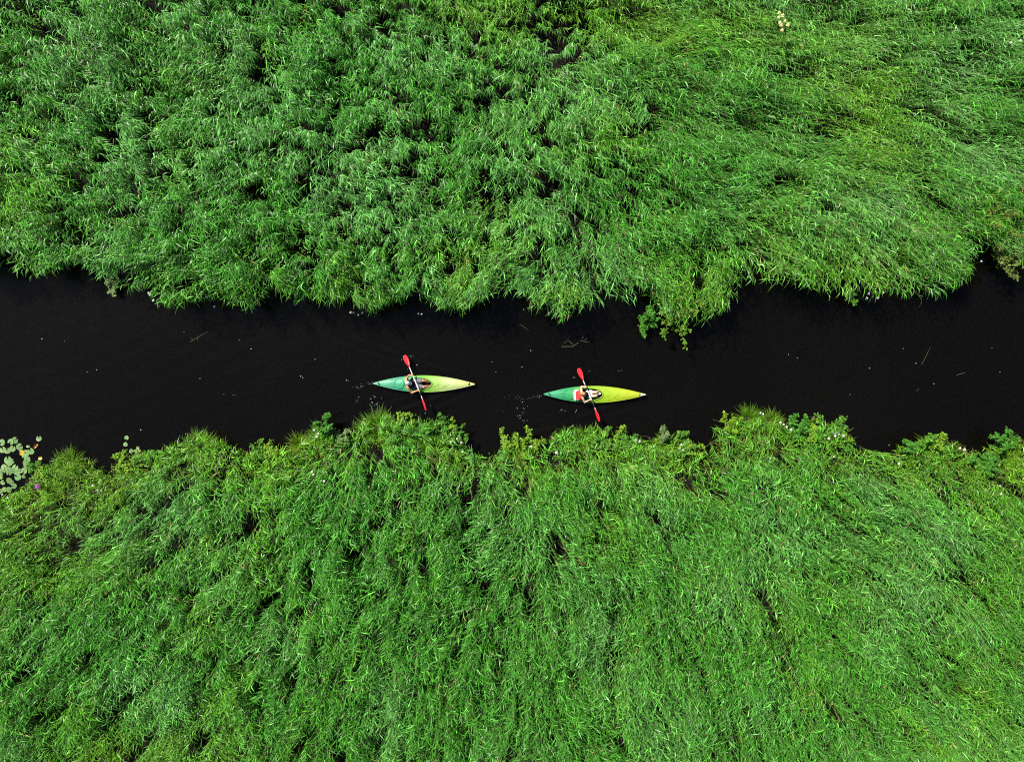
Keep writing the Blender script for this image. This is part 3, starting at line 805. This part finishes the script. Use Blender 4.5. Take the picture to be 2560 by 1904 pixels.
def make_kayak(name, loc, rz, mat, cock, label, hatch_x, tip_white=False):
    root = empty(name, loc, rz)
    xc, ca_, cb_ = cock
    # hull below the gunwale
    NX = 64; NA = 14
    V = []; F = []
    for i in range(NX + 1):
        x = -KL / 2 + KL * i / NX; b = half_beam(x); g = gun_z(x)
        e = (2 * x / KL); keel = -.10 + .13 * abs(e) ** 6
        for k in range(NA + 1):
            a = math.pi * k / NA
            c, s = math.cos(a), math.sin(a)
            yy = b * (abs(c) ** .8) * (1 if c >= 0 else -1)
            V.append((x + .0 * s, yy, g + (keel - g) * s ** .75))
    for i in range(NX):
        for k in range(NA):
            p = i * (NA + 1) + k; F.append((p, p + 1, p + NA + 2, p + NA + 1))
    F.append(tuple(range(NA + 1))); F.append(tuple(NX * (NA + 1) + k for k in range(NA, -1, -1)))
    h = Parts(); h.add(V, F); link('hull', h.mesh('hull'), mat, root)
    # deck with cockpit opening
    NX, NY = 170, 26; V = []; F = []
    def rho(x, y): return math.sqrt(((x - xc) / ca_) ** 2 + (y / cb_) ** 2)
    idx = {}
    for i in range(NX + 1):
        x = -KL / 2 + KL * i / NX; b = half_beam(x) * 1.008
        for k in range(NY + 1): V.append([x, b * (-1 + 2 * k / NY), 0])
    rh = [rho(v[0], v[1]) for v in V]
    used = set()
    for i in range(NX):
        for k in range(NY):
            p = i * (NY + 1) + k; q = (p, p + NY + 1, p + NY + 2, p + 1)
            if all(rh[j] < 1 for j in q): continue
            F.append(q)
    for j, v in enumerate(V):
        if rh[j] < 1 and rh[j] > .5:
            s = 1 / rh[j]; v[0] = xc + (v[0] - xc) * s; v[1] *= s
        v[2] = deck_z(v[0], v[1] / 1.008)
    d = Parts(); d.add(V, F); me = d.mesh('deck')
    bm = bmesh.new(); bm.from_mesh(me); bmesh.ops.delete(bm, geom=[v for v in bm.verts if not v.link_faces], context='VERTS'); bm.to_mesh(me); bm.free()
    link('deck', me, mat, root)
    # gunwale seam
    g = Parts()
    for s in (-1, 1):
        g.tube([(-KL / 2 + KL * i / 60, s * half_beam(-KL / 2 + KL * i / 60) * 1.005, gun_z(-KL / 2 + KL * i / 60)) for i in range(61)], .011, 6)
    link('gunwale', g.mesh('gunwale'), mat, root)
    # cockpit rim
    n = 56
    ring = [(xc + ca_ * math.cos(2 * math.pi * k / n), cb_ * math.sin(2 * math.pi * k / n)) for k in range(n + 1)]
    c = Parts(); c.tube([(x, y, deck_z(x, y) + .018) for x, y in ring], .017, 8, False)
    link('cockpit_rim', c.mesh('cockpit_rim'), mat, root)
    # tub: walls down to the floor
    V = []; F = []
    for j, (q, zz) in enumerate(((1.0, None), (1.0, .12), (.96, .04), (.8, .018), (.0, .015))):
        for k in range(n):
            x, y = ring[k]; x2, y2 = xc + (x - xc) * q, y * q
            V.append((x2, y2, deck_z(x, y) + .005 if zz is None else zz))
    for j in range(4):
        for k in range(n): F.append((j * n + k, j * n + (k + 1) % n, (j + 1) * n + (k + 1) % n, (j + 1) * n + k))
    t = Parts(); t.add(V, F); link('cockpit_tub', t.mesh('cockpit_tub'), M_tub, root)
    # seat pan and back band
    sx = xc - .30
    s = Parts(); s.ball((sx + .02, 0, .035), (.19, .17, .035), 18, 8)
    seat = link('seat', s.mesh('seat'), M_seat, root)
    bk = Parts(); bk.tube([(sx - .15, -.17, .16), (sx - .21, 0, .19), (sx - .15, .17, .16)], .045, 10)
    link('back_band', bk.mesh('back_band'), M_seat, seat)
    # round hatch
    hz = deck_z(hatch_x, 0) + .004; hr = .215
    V = []; F = []; prof = [(1.0, -.05), (1.0, .012), (.95, .02), (.90, .010), (.86, .008), (.5, .013), (.0, .016)]
    for (q, z) in prof:
        for k in range(40):
            a = 2 * math.pi * k / 40; V.append((hatch_x + hr * q * math.cos(a), hr * q * math.sin(a), hz + z - .045 * (q * math.sin(a)) ** 2))
    for j in range(len(prof) - 1):
        for k in range(40): F.append((j * 40 + k, j * 40 + (k + 1) % 40, (j + 1) * 40 + (k + 1) % 40, (j + 1) * 40 + k))
    hp = Parts(); hp.add(V, F); ho = link('hatch_cover', hp.mesh('hatch_cover'), mat, root)
    rg = Parts(); rg.tube([(hatch_x + hr * .91 * math.cos(a), hr * .91 * math.sin(a), hz + .012 - .045 * (.91 * math.sin(a)) ** 2) for a in [2 * math.pi * k / 40 for k in range(41)]], .0055, 5, False)
    link('groove', rg.mesh('groove'), M_line, ho)
    # moulded grooves in the decks: S-shaped lines
    def groove(pts, m, r=.008):
        cp = Parts(); P = []
        for k in range(17):
            t = k / 16.0; a, b, c2, d2 = pts
            P.append(tuple((1 - t) ** 3 * a[q] + 3 * (1 - t) ** 2 * t * b[q] + 3 * (1 - t) * t * t * c2[q] + t ** 3 * d2[q] for q in (0, 1)))
        cp.tube([(x, y, deck_z(x, y) + .001) for x, y in P], [r * .4] + [r] * 15 + [r * .4], 6)
        link('groove', cp.mesh('groove'), m, root)
    groove([(.33, -.16), (.43, -.13), (.45, -.055), (.60, -.045)], M_lineY)
    groove([(.72, -.16), (.83, -.13), (.85, -.06), (1.05, -.045)], M_lineY)
    groove([(-.80, .20), (-.95, .24), (-1.05, .21), (-1.15, .14)], M_line, .006)
    groove([(-1.18, .20), (-1.28, .16), (-1.33, .12), (-1.45, .12)], M_line, .006)
    groove([(-1.45, .0), (-1.38, .0), (-1.36, .02), (-1.28, .01)], M_line, .006)
    groove([(-.85, -.22), (-.98, -.24), (-1.15, -.2), (-1.35, -.07)], M_line, .006)
    # carry handles: cord with toggle at both ends
    for s_, xx in ((-1, -1.86), (1, 1.83)):
        cp = Parts(); z = deck_z(xx, 0)
        cp.tube([(xx - .05, .01, z), (xx - .02, .02, z + .025), (xx + .05, -.015, z + .02), (xx + .07, -.02, z)], .007, 6)
        hd = link('carry_handle', cp.mesh('carry_handle'), M_black, root)
        tg = Parts(); tg.tube([(xx - .005, -.045 * s_, z + .02), (xx + .03, .05 * s_, z + .024)], .013, 8)
        link('toggle', tg.mesh('toggle'), M_black, hd)
    if tip_white:
        w = Parts(); xs_ = [KL / 2 - .17, KL / 2 - .1, KL / 2 - .03, KL / 2 + .012]
        w.tube([(x, 0, gun_z(x) + .012) for x in xs_], [.047, .034, .022, .008], 10)
        link('bow_cap', w.mesh('bow_cap'), M_shaft, root)
    tag(root, label, 'kayak', 'two touring kayaks on the river')
    return root
M_tub = plain('shaded_tub', (.045, .06, .025), .6, .3, .25, 12)  # hull plastic made darker, partly painting in the shade inside
MK1 = kayak_material('kayak_fade_mint', [(0, (0.118, 0.353, 0.210)), (.28, (0.042, 0.286, 0.160)), (.36, (0.059, 0.286, 0.067)), (.50, (0.118, 0.336, 0.025)), (.62, (0.227, 0.386, 0.067)), (.78, (0.361, 0.437, 0.185)), (1, (0.403, 0.445, 0.126))])
MK2 = kayak_material('kayak_fade_lime', [(0, (0.059, 0.302, 0.168)), (.24, (0.025, 0.269, 0.101)), (.34, (0.059, 0.286, 0.059)), (.46, (0.168, 0.336, 0.017)), (.62, (0.244, 0.378, 0.017)), (.8, (0.302, 0.395, 0.017)), (1, (0.353, 0.395, 0.025))])
k1 = make_kayak('kayak', K1, R(-.4), MK1, (-.20, .52, .245), 'mint green to pale yellow kayak behind, paddled by the person in a grey cap', -1.02)
k2 = make_kayak('kayak', K2, R(-.3), MK2, (-.19, .52, .245), 'green to vivid lime yellow kayak in front, with a white bow tip', -1.05, True)

# ------------------------------------------------------------------ paddles
def make_paddle(loc, a, b, label, dark):
    """a, b: tip positions in boat coordinates; blade at a lies flat, blade at b is turned on edge"""
    A, B = Vector(a), Vector(b); root = empty('paddle', loc)
    d = (B - A).normalized(); Lp = (B - A).length
    sh = Parts(); sh.tube([A + d * .42, B - d * .42], .016, 10); link('shaft', sh.mesh('shaft'), M_shaft, root)
    for (p, q) in dark:
        g = Parts(); g.tube([A + d * p, A + d * q], .0185, 10); link('grip', g.mesh('grip'), M_black, root)
    up = Vector((0, 0, 1))
    for tip, dd, turn in ((A, d, R(8)), (B, -d, R(62))):
        s = dd.cross(up).normalized(); nrm = s.cross(dd).normalized()
        s2 = s * math.cos(turn) + nrm * math.sin(turn); n2 = s2.cross(dd)
        prof = [(0, .03), (.03, .062), (.09, .088), (.18, .097), (.28, .088), (.38, .062), (.46, .032), (.52, .018)]
        V = []; F = []
        for (t, w) in prof:
            for k in range(7):
                f = -1 + k / 3.0
                V.append(tip + dd * t + s2 * w * f + n2 * (.018 * f * f + .03 * (1 - t / .52) ** 2 + .007))
            for k in range(6, -1, -1):
                f = -1 + k / 3.0
                V.append(tip + dd * t + s2 * w * f + n2 * (.018 * f * f + .03 * (1 - t / .52) ** 2 - .003))
        for i in range(len(prof) - 1):
            for k in range(14):
                F.append((i * 14 + k, i * 14 + (k + 1) % 14, (i + 1) * 14 + (k + 1) % 14, (i + 1) * 14 + k))
        F.append(tuple(range(14))); F.append(tuple((len(prof) - 1) * 14 + k for k in range(14)))
        bl = Parts(); bl.add(V, F); bo = link('blade', bl.mesh('blade'), M_red, root)
        rb = Parts(); rb.tube([tip + dd * .16 + n2 * .02, tip + dd * .35 + n2 * .014, tip + dd * .52], [.006, .011, .017], 8)
        link('spine', rb.mesh('spine'), M_red, bo)
    tag(root, label, 'paddle', 'double-bladed red paddles')
    return A, d
P1A, P1d = make_paddle(K1, (-.784, 1.15, .30), (.173, -1.055, .66), 'red-bladed paddle with white shaft held by the person in a grey cap', [(1.62, 1.80)])
P2A, P2d = make_paddle(K2, (-.681, 1.051, .30), (.182, -1.062, .62), 'red-bladed paddle with dark grips held by the fair-haired person', [(.72, .95), (1.42, 1.72)])

# ------------------------------------------------------------------ people
def skin_material(name, col):
    m = plain(name, col, .5, .35, .08, 18)
    p = m.node_tree.nodes['Principled BSDF']; p.inputs['Subsurface Weight'].default_value = .08; p.inputs['Subsurface Radius'].default_value = (.02, .008, .005)
    return m
M_skin1 = skin_material('tanned_skin', (.52, .24, .13)); M_skin2 = skin_material('fair_skin', (.62, .36, .25))
M_eye = plain('eye', (.05, .035, .03), .2, .5)
M_blackcloth = plain('black_cloth', (.012, .012, .014), .85, .15, .2, 60, bump=.2)
M_greycloth = plain('grey_cloth', (.13, .13, .16), .85, .15, .15, 60, bump=.2)
M_cap = plain('cap_cloth', (.34, .34, .38), .85, .15, .1, 60, bump=.2)
M_white = plain('white_cloth', (.74, .66, .66), .8, .2, .06, 40, bump=.2)
M_redcloth = plain('red_cloth', (.62, .03, .03), .8, .2, .12, 40, bump=.2)
M_hair_b = plain('blond_hair', (.36, .20, .08), .55, .4, .35, 45, bump=.5)
M_hair_d = plain('dark_hair', (.03, .02, .015), .55, .4, .3, 45)
M_shoe = plain('white_shoe', (.70, .74, .70), .6, .3)

def grip_hand(pb, c, axis, wrist, thumb_dir):
    """closed hand round the shaft: palm on the wrist side, four fingers curling over, thumb under"""
    c = Vector(c); ax = Vector(axis).normalized(); w = Vector(wrist)
    back = (w - c); back = (back - ax * back.dot(ax)).normalized(); side = ax.cross(back)
    if side.z < 0: side = -side
    pb.tube([c + back * .034 - ax * .030 + side * .012, c + back * .036 + ax * .030 + side * .012], [.018, .018], 8)
    pb.tube([w, c + back * .040 + side * .008], [.026, .027], 10)
    for i in range(4):
        off = ax * (-.033 + .022 * i); ln = (1.0, 1.1, 1.05, .85)[i]; r = (.0088, .0092, .009, .0078)[i]
        pts = []
        for k in range(6):
            a = math.pi * (.02 + ln * .98 * k / 5)
            pts.append(c + off + (back * math.cos(a) + side * math.sin(a)) * .028)
        pb.tube(pts, [r * 1.1, r * 1.05, r, r * .95, r * .9, r * .75], 7)
    pts = []
    for k in range(5):
        a = -math.pi * (.02 + .60 * k / 4)
        pts.append(c + ax * thumb_dir * (.036 + .004 * k) + (back * math.cos(a) + side * math.sin(a)) * .030)
    pb.tube(pts, [.0115, .011, .0105, .010, .008], 7)

def face(pb, hc, fwd, up, right):
    M = Matrix((fwd, right, up)).transposed()
    pb.ball(hc, (.098, .076, .115), 20, 14, M)
    pb.ball(hc + fwd * .03 - up * .055, (.062, .056, .055), 14, 10, M)                       # jaw
    pb.tube([hc + fwd * .085 + up * .02, hc + fwd * .112 - up * .022, hc + fwd * .09 - up * .032], [.008, .013, .012], 8)  # nose
    pb.tube([hc + fwd * .083 - up * .058 - right * .02, hc + fwd * .092 - up * .06, hc + fwd * .083 - up * .058 + right * .02], [.005, .008, .005], 6)  # lips
    for s in (-1, 1): pb.ball(hc + right * s * .078 - fwd * .005 - up * .005, (.016, .008, .027), 10, 7, M)

def make_person(loc, J, skin, label, build):
    """J: joint positions in boat coordinates; one continuous skin, clothes and hair are its children"""
    J = {k: Vector(v) for k, v in J.items()}
    root = empty('person', loc); pb = Parts()
    k = build
    pb.tube([J['pelvis'], J['spine'], J['chest'], J['chest'].lerp(J['neck'], .55)], [.135 * k, .118 * k, .135 * k, .085 * k], 16)
    pb.tube([J['shl'], J['shl'].lerp(J['shr'], .5) + (J['neck'] - J['chest']) * .15, J['shr']], [.058 * k, .075 * k, .058 * k], 12)
    pb.tube([J['chest'].lerp(J['neck'], .4), J['neck'], J['head'] - J['up'] * .05], [.06, .052, .05], 12)
    for s in ('l', 'r'):
        pb.tube([J['sh' + s], J['sh' + s].lerp(J['el' + s], .45), J['el' + s]], [.056 * k, .050 * k, .040 * k], 12)
        pb.tube([J['el' + s], J['el' + s].lerp(J['wr' + s], .35), J['wr' + s]], [.041 * k, .042 * k, .027 * k], 12)
        grip_hand(pb, J['ha' + s], J['axis'], J['wr' + s], 1 if s == 'l' else -1)
        pb.tube([J['hip' + s], J['hip' + s].lerp(J['kn' + s], .5), J['kn' + s]], [.092 * k, .078 * k, .058 * k], 14)
        pb.tube([J['kn' + s], J['kn' + s].lerp(J['an' + s], .32), J['an' + s]], [.056 * k, .057 * k, .036 * k], 12)
        f = (J['toe' + s] - J['an' + s])
        pb.tube([J['an' + s] - f * .15 - Vector((0, 0, .02)), J['an' + s].lerp(J['toe' + s], .5), J['toe' + s]], [.036, .037, .026], 10)
    fwd, up = J['fwd'].normalized(), J['up'].normalized(); right = fwd.cross(up).normalized(); up = right.cross(fwd)
    face(pb, J['head'], fwd, up, right)
    link('body', pb.fused('body', .0072), skin, root)
    for s in (-1, 1):
        e = Parts(); e.ball(J['head'] + fwd * .085 + up * .012 + right * s * .030, .011, 8, 6); link('eye', e.mesh('eye'), M_eye, root)
    tag(root, label, 'person', 'two people paddling')
    return root, J, fwd, up, right

def clothe(root, name, shapes, mat, voxel=.010):
    p = Parts()
    for path, rad in shapes: p.tube(path, rad, 16)
    return link(name, p.fused(name, voxel), mat, root)

def on_paddle(A, d, y):                                    # point of the shaft at lateral position y
    t = (y - A.y) / d.y; return A + d * t

# the person in the grey cap
hl, hr_ = on_paddle(P1A, P1d, .36), on_paddle(P1A, P1d, -.25)
J1 = dict(pelvis=(-.47, 0, .16), spine=(-.53, .01, .33), chest=(-.60, .02, .50), neck=(-.61, .025, .67), head=(-.585, .03, .80),
          shl=(-.68, .21, .57), shr=(-.60, -.165, .57), ell=(-.60, .335, .38), elr=(-.485, -.365, .40),
          wrl=hl + Vector((-.075, .0, .02)), wrr=hr_ + Vector((-.075, -.03, .02)), hal=hl, har=hr_, axis=P1d,
          hipl=(-.44, .095, .15), hipr=(-.44, -.095, .15), knl=(-.03, .135, .30), knr=(-.01, -.125, .30),
          anl=(.22, .10, .10), anr=(.24, -.095, .10), toel=(.275, .11, .16), toer=(.29, -.10, .16), fwd=(.92, -.32, -.22), up=(.25, 0, .97))
p1, J, fwd, up, right = make_person(K1, J1, M_skin1, 'person in a grey cap, black sleeveless top and grey shorts in the rear kayak', 1.0)
clothe(p1, 'sleeveless_top', [([J['pelvis'] + Vector((0, 0, .03)), J['spine'], J['chest'], J['chest'].lerp(J['neck'], .45)], [.150, .134, .152, .118]),
       ([J['chest'].lerp(J['shl'], .80), J['chest'] + Vector((-.01, 0, .07)), J['chest'].lerp(J['shr'], .80)], [.072, .108, .072])], M_blackcloth)
clothe(p1, 'shorts', [([J['pelvis'] - Vector((.02, 0, .0)), J['pelvis'] + Vector((.06, 0, 0))], [.145, .14]),
       ([J['hipl'], J['hipl'].lerp(J['knl'], .55), J['hipl'].lerp(J['knl'], .80)], [.112, .102, .094]),
       ([J['hipr'], J['hipr'].lerp(J['knr'], .55), J['hipr'].lerp(J['knr'], .80)], [.112, .102, .094])], M_greycloth)
M3 = Matrix((fwd, right, up)).transposed()
hp = Parts(); hp.ball(J['head'] - fwd * .014 - up * .01, (.095, .084, .098), 16, 12, M3); link('hair', hp.mesh('hair'), M_hair_d, p1)
cp = Parts(); cp.ball(J['head'] + up * .038 - fwd * .004, (.112, .094, .094), 20, 14, M3); capo = link('cap', cp.mesh('cap'), M_cap, p1)
V = []; F = []
for j, q in enumerate((.0, .5, 1.0)):
    for zz in (.0, -.006):
        for kk in range(9):
            a = R(-58 + 116 * kk / 8)
            V.append(J['head'] + up * (.045 + zz - .018 * q - .02 * (math.sin(a) ** 2)) + fwd * (.10 * math.cos(a) * (1 - q) + q * (.055 + .125 * math.cos(a))) + right * .088 * math.sin(a) * (1 + .05 * q))
for j in range(2):
    for kk in range(8):
        for w, rev in ((0, False), (9, True)):
            a = j * 18 + w + kk; f = (a, a + 1, a + 19, a + 18); F.append(f[::-1] if rev else f)
for kk in range(8): a = 36 + kk; F.append((a, a + 1, a + 10, a + 9))
br = Parts(); br.add(V, F); link('peak', br.mesh('peak'), M_cap, capo)
bt = Parts(); bt.ball(J['head'] + up * .132 - fwd * .004, (.010, .010, .006), 8, 5); link('button', bt.mesh('button'), M_cap, capo)

# the fair-haired person, leaning back on a cushion
hl, hr_ = on_paddle(P2A, P2d, .32), on_paddle(P2A, P2d, -.19)
J2 = dict(pelvis=(-.29, -.01, .145), spine=(-.38, -.02, .28), chest=(-.47, -.015, .40), neck=(-.53, .01, .54), head=(-.505, .03, .66),
          shl=(-.565, .175, .46), shr=(-.505, -.165, .45), ell=(-.56, .31, .34), elr=(-.42, -.325, .34),
          wrl=hl + Vector((-.07, .0, .01)), wrr=hr_ + Vector((-.075, -.03, .01)), hal=hl, har=hr_, axis=P2d,
          hipl=(-.27, .085, .145), hipr=(-.27, -.085, .145), knl=(.06, .09, .29), knr=(.04, -.055, .28),
          anl=(.25, .135, .11), anr=(.16, .015, .16), toel=(.30, .15, .15), toer=(.23, .035, .20), fwd=(.88, -.05, -.25), up=(.25, .02, .95))
p2, J, fwd, up, right = make_person(K2, J2, M_skin2, 'fair-haired person in a black top leaning back on a red cushion in the front kayak', .88)
clothe(p2, 'tank_top', [([J['pelvis'] + Vector((-.05, 0, .06)), J['spine'], J['chest'], J['chest'].lerp(J['neck'], .3)], [.126, .120, .132, .09])], M_blackcloth)
clothe(p2, 'shorts', [([J['pelvis'] - Vector((.03, 0, .0)), J['pelvis'] + Vector((.05, 0, 0))], [.128, .124]),
       ([J['hipl'], J['hipl'].lerp(J['knl'], .42)], [.098, .088]), ([J['hipr'], J['hipr'].lerp(J['knr'], .42)], [.098, .088])], M_white)
M3 = Matrix((fwd, right, up)).transposed()
hp = Parts(); hp.ball(J['head'] - fwd * .014 + up * .012, (.103, .085, .116), 18, 12, M3); hp.ball(J['head'] - fwd * .09 + up * .07, (.042, .046, .040), 12, 8, M3)
hp.tube([J['head'] - fwd * .06, J['head'] - fwd * .085 - up * .09, J['head'] - fwd * .08 - up * .14], [.06, .05, .03], 10)
link('hair', hp.fused('hair', .008), M_hair_b, p2)
sh = Parts(); sh.tube([J['anr'] - Vector((.02, 0, .03)), J['anr'].lerp(J['toer'], .6), J['toer'] + Vector((.01, 0, 0))], [.045, .046, .036], 12); link('shoe', sh.mesh('shoe'), M_shoe, p2)

# cushion behind the fair-haired person
cu = empty('cushion', (K2.x - .75, K2.y - .02, deck_z(-.75, 0)))
def slab(name, rx, ry, rz, c, rot, mat, wav=.0):
    p = Parts(); p.ball((0, 0, 0), (1, 1, 1), 28, 14)
    V = []
    for v in p.V:
        x, y, z = v
        q = lambda t: math.copysign(abs(t) ** .55, t)
        V.append(Vector((q(x) * rx * (1 + wav * math.sin(7 * math.atan2(y, x))), q(y) * ry * (1 + wav * math.sin(9 * math.atan2(y, x))), z * rz)))
    M = Matrix.Rotation(rot, 3, 'Y')
    p.V = [tuple(M @ v + Vector(c)) for v in V]
    return link(name, p.mesh(name), mat, cu)
slab('pad', .125, .195, .05, (.065, -.01, .105), R(-30), M_redcloth, .04)
slab('backing', .135, .215, .028, (.0, .0, .07), R(-30), M_white, .07)
tag(cu, 'red cushion with white ruffled backing behind the fair-haired person', 'cushion')

# ------------------------------------------------------------------ splashes, froth, painted sun glints and floating bits
M_foam_glint = plain('foam_and_glint', (.50, .52, .52), .3, .5, .04)  # one white for real froth and for painted sun glints
def drops_and_glints(pts, name, label):
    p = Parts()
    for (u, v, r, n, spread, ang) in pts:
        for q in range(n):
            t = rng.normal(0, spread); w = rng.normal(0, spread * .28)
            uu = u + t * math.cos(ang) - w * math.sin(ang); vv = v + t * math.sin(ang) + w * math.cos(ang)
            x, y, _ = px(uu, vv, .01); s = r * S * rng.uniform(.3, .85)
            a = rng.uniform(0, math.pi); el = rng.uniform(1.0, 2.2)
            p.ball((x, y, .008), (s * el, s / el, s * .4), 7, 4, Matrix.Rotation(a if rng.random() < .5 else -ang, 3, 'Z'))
    o = link(name, p.mesh(name), M_foam_glint); tag(o, label, 'splash', kind='stuff')
drops_and_glints([(1011, 890, .9, 10, 2.5, 0), (1025, 890, .5, 10, 5, 0), (1042, 910, .6, 9, 6, -.9), (1007, 898, .5, 5, 4, 0), (926, 958, .55, 16, 9, -.15), (905, 966, .55, 16, 10, -.2), (888, 968, .5, 5, 6, 0),
          (930, 1002, .8, 14, 11, -1.1), (940, 1010, .75, 10, 6, -1.0), (893, 1000, .6, 8, 6, -.9), (955, 1025, .5, 12, 16, -.4), (945, 1030, .6, 12, 12, .2),  # includes flecks that paint sun glints on the ripples
          (1115, 988, .5, 9, 9, -.4), (1078, 1010, .45, 6, 4, -1), (1118, 1040, .5, 5, 5, -.8), (1020, 920, .5, 4, 4, -1), (870, 952, .55, 3, 4, 0)], 'splash_and_glints', 'white drops, froth and painted sun glints trailing the rear kayak and its paddle')
drops_and_glints([(1438, 920, .6, 6, 3, 0), (1437, 942, .65, 8, 4, -.7), (1345, 990, .5, 14, 9, -.15), (1320, 996, .5, 14, 12, -.2), (1290, 993, .45, 10, 9, 0), (1265, 990, .5, 6, 8, 0),
          (1408, 1026, .6, 9, 8, .2), (1440, 1026, .7, 5, 4, -1.1), (1304, 1032, .75, 14, 10, -1.0), (1312, 1055, .6, 10, 9, .9), (1292, 1020, .5, 6, 6, -1), (1472, 928, .6, 2, 2, 0), (1550, 927, .7, 3, 3, -.4), (1577, 998, .5, 4, 5, -.1), (1258, 1028, .45, 4, 3, -1)],  # among these, white bits drawn for sun glinting on the wake
         'splash_and_glints', 'white drops, froth and painted sun glints trailing the front kayak and its paddle')
M_speck = plain('pale_petal_bits', (.36, .36, .31), .6, .3)
p = Parts()
for (u, v, r) in [(105, 847, 1.6), (628, 872, 1.5), (352, 1074, 1.6), (242, 924, 1.2), (218, 930, 1.0), (500, 946, 1.1), (752, 940, 1.6), (757, 944, 1.2), (867, 950, 1.4), (788, 898, 1.1), (161, 853, .8),
                  (2174, 920, 1.3), (1971, 886, 1.1), (1993, 895, 1.0), (2290, 908, 1.3), (2335, 959, 1.3), (2258, 871, 1.0), (2125, 986, .9), (1327, 876, 1.3), (1305, 917, 1.2), (1306, 1005, 1.0), (598, 849, .9), (1230, 905, 1.0), (1240, 930, .9), (2500, 930, 1.1), (2480, 870, .9), (460, 830, .8), (560, 985, .8)]:
    x, y, _ = px(u, v, .006); p.ball((x, y, .006), (r * S, r * S * .8, .005), 8, 4, Matrix.Rotation(u, 3, 'Z'))
o = link('floating_petals', p.mesh('floating_petals'), M_speck); tag(o, 'tiny pale petals and specks drifting on the open water', 'petals', kind='stuff')

def straw(pts, r, label, mat=M_dry, leaves=()):
    P = [px(u, v, .008 + .01 * i / len(pts)) for i, (u, v) in enumerate(pts)]
    root = empty('floating_stem', P[0]); b = Vector(P[0])
    r = r * .65; s = Parts(); s.tube([Vector(q) - b for q in P], [r] * (len(P) - 1) + [r * .4], 6); link('stem', s.mesh('stem'), mat, root)
    for (u, v, u2, v2) in leaves:
        l = Parts(); l.tube([Vector(px(u, v, .014)) - b, Vector(px((u + u2) / 2, (v + v2) / 2 - 1, .02)) - b, Vector(px(u2, v2, .012)) - b], [r * .8, r, r * .2], 5); link('leaf', l.mesh('leaf'), mat, root)
    tag(root, label, 'reed stem', 'dead stems floating on the river')
straw([(476, 854), (498, 841), (521, 828)], .012, 'dead reed stem with two short leaves floating below the left top bank', leaves=[(482, 850, 478, 844), (494, 844, 495, 853)])
straw([(290, 740), (308, 738), (330, 737)], .010, 'pale dead stem floating close under the top reeds at left')
straw([(2304, 911), (2316, 888), (2326, 867)], .008, 'long thin straw floating in the open water at right')
straw([(2392, 937), (2403, 934), (2414, 931)], .012, 'short pale reed piece floating at the far right')
straw([(2292, 976), (2298, 972)], .010, 'short curved straw floating low at right')
straw([(1404, 866), (1432, 866), (1452, 852), (1476, 856)], .016, 'bent dead branch lying in the water above the front kayak', leaves=[(1452, 852, 1462, 838), (1432, 862, 1420, 850), (1458, 852, 1470, 846)])
straw([(1410, 858), (1424, 846)], .010, 'dead straw leaning left of the bent branch')
straw([(1300, 810), (1321, 825)], .012, 'pale dead stem under the top reeds left of the bent branch')
straw([(580, 988), (592, 986)], .009, 'tiny dead stem floating in mid river left of the rear kayak')
straw([(1782, 1048), (1800, 1054), (1815, 1055)], .010, 'dead twig sticking out from the left shoulder of the highest bulge')
straw([(1540, 1066), (1580, 1085), (1625, 1092), (1632, 1100)], .009, 'long dead bramble stem arching over water between two bulges')
straw([(1762, 1118), (1778, 1106), (1786, 1100)], .012, 'pale dead stalk in the dark inlet', leaves=[(1775, 1108, 1783, 1111), (1778, 1106, 1774, 1102)])
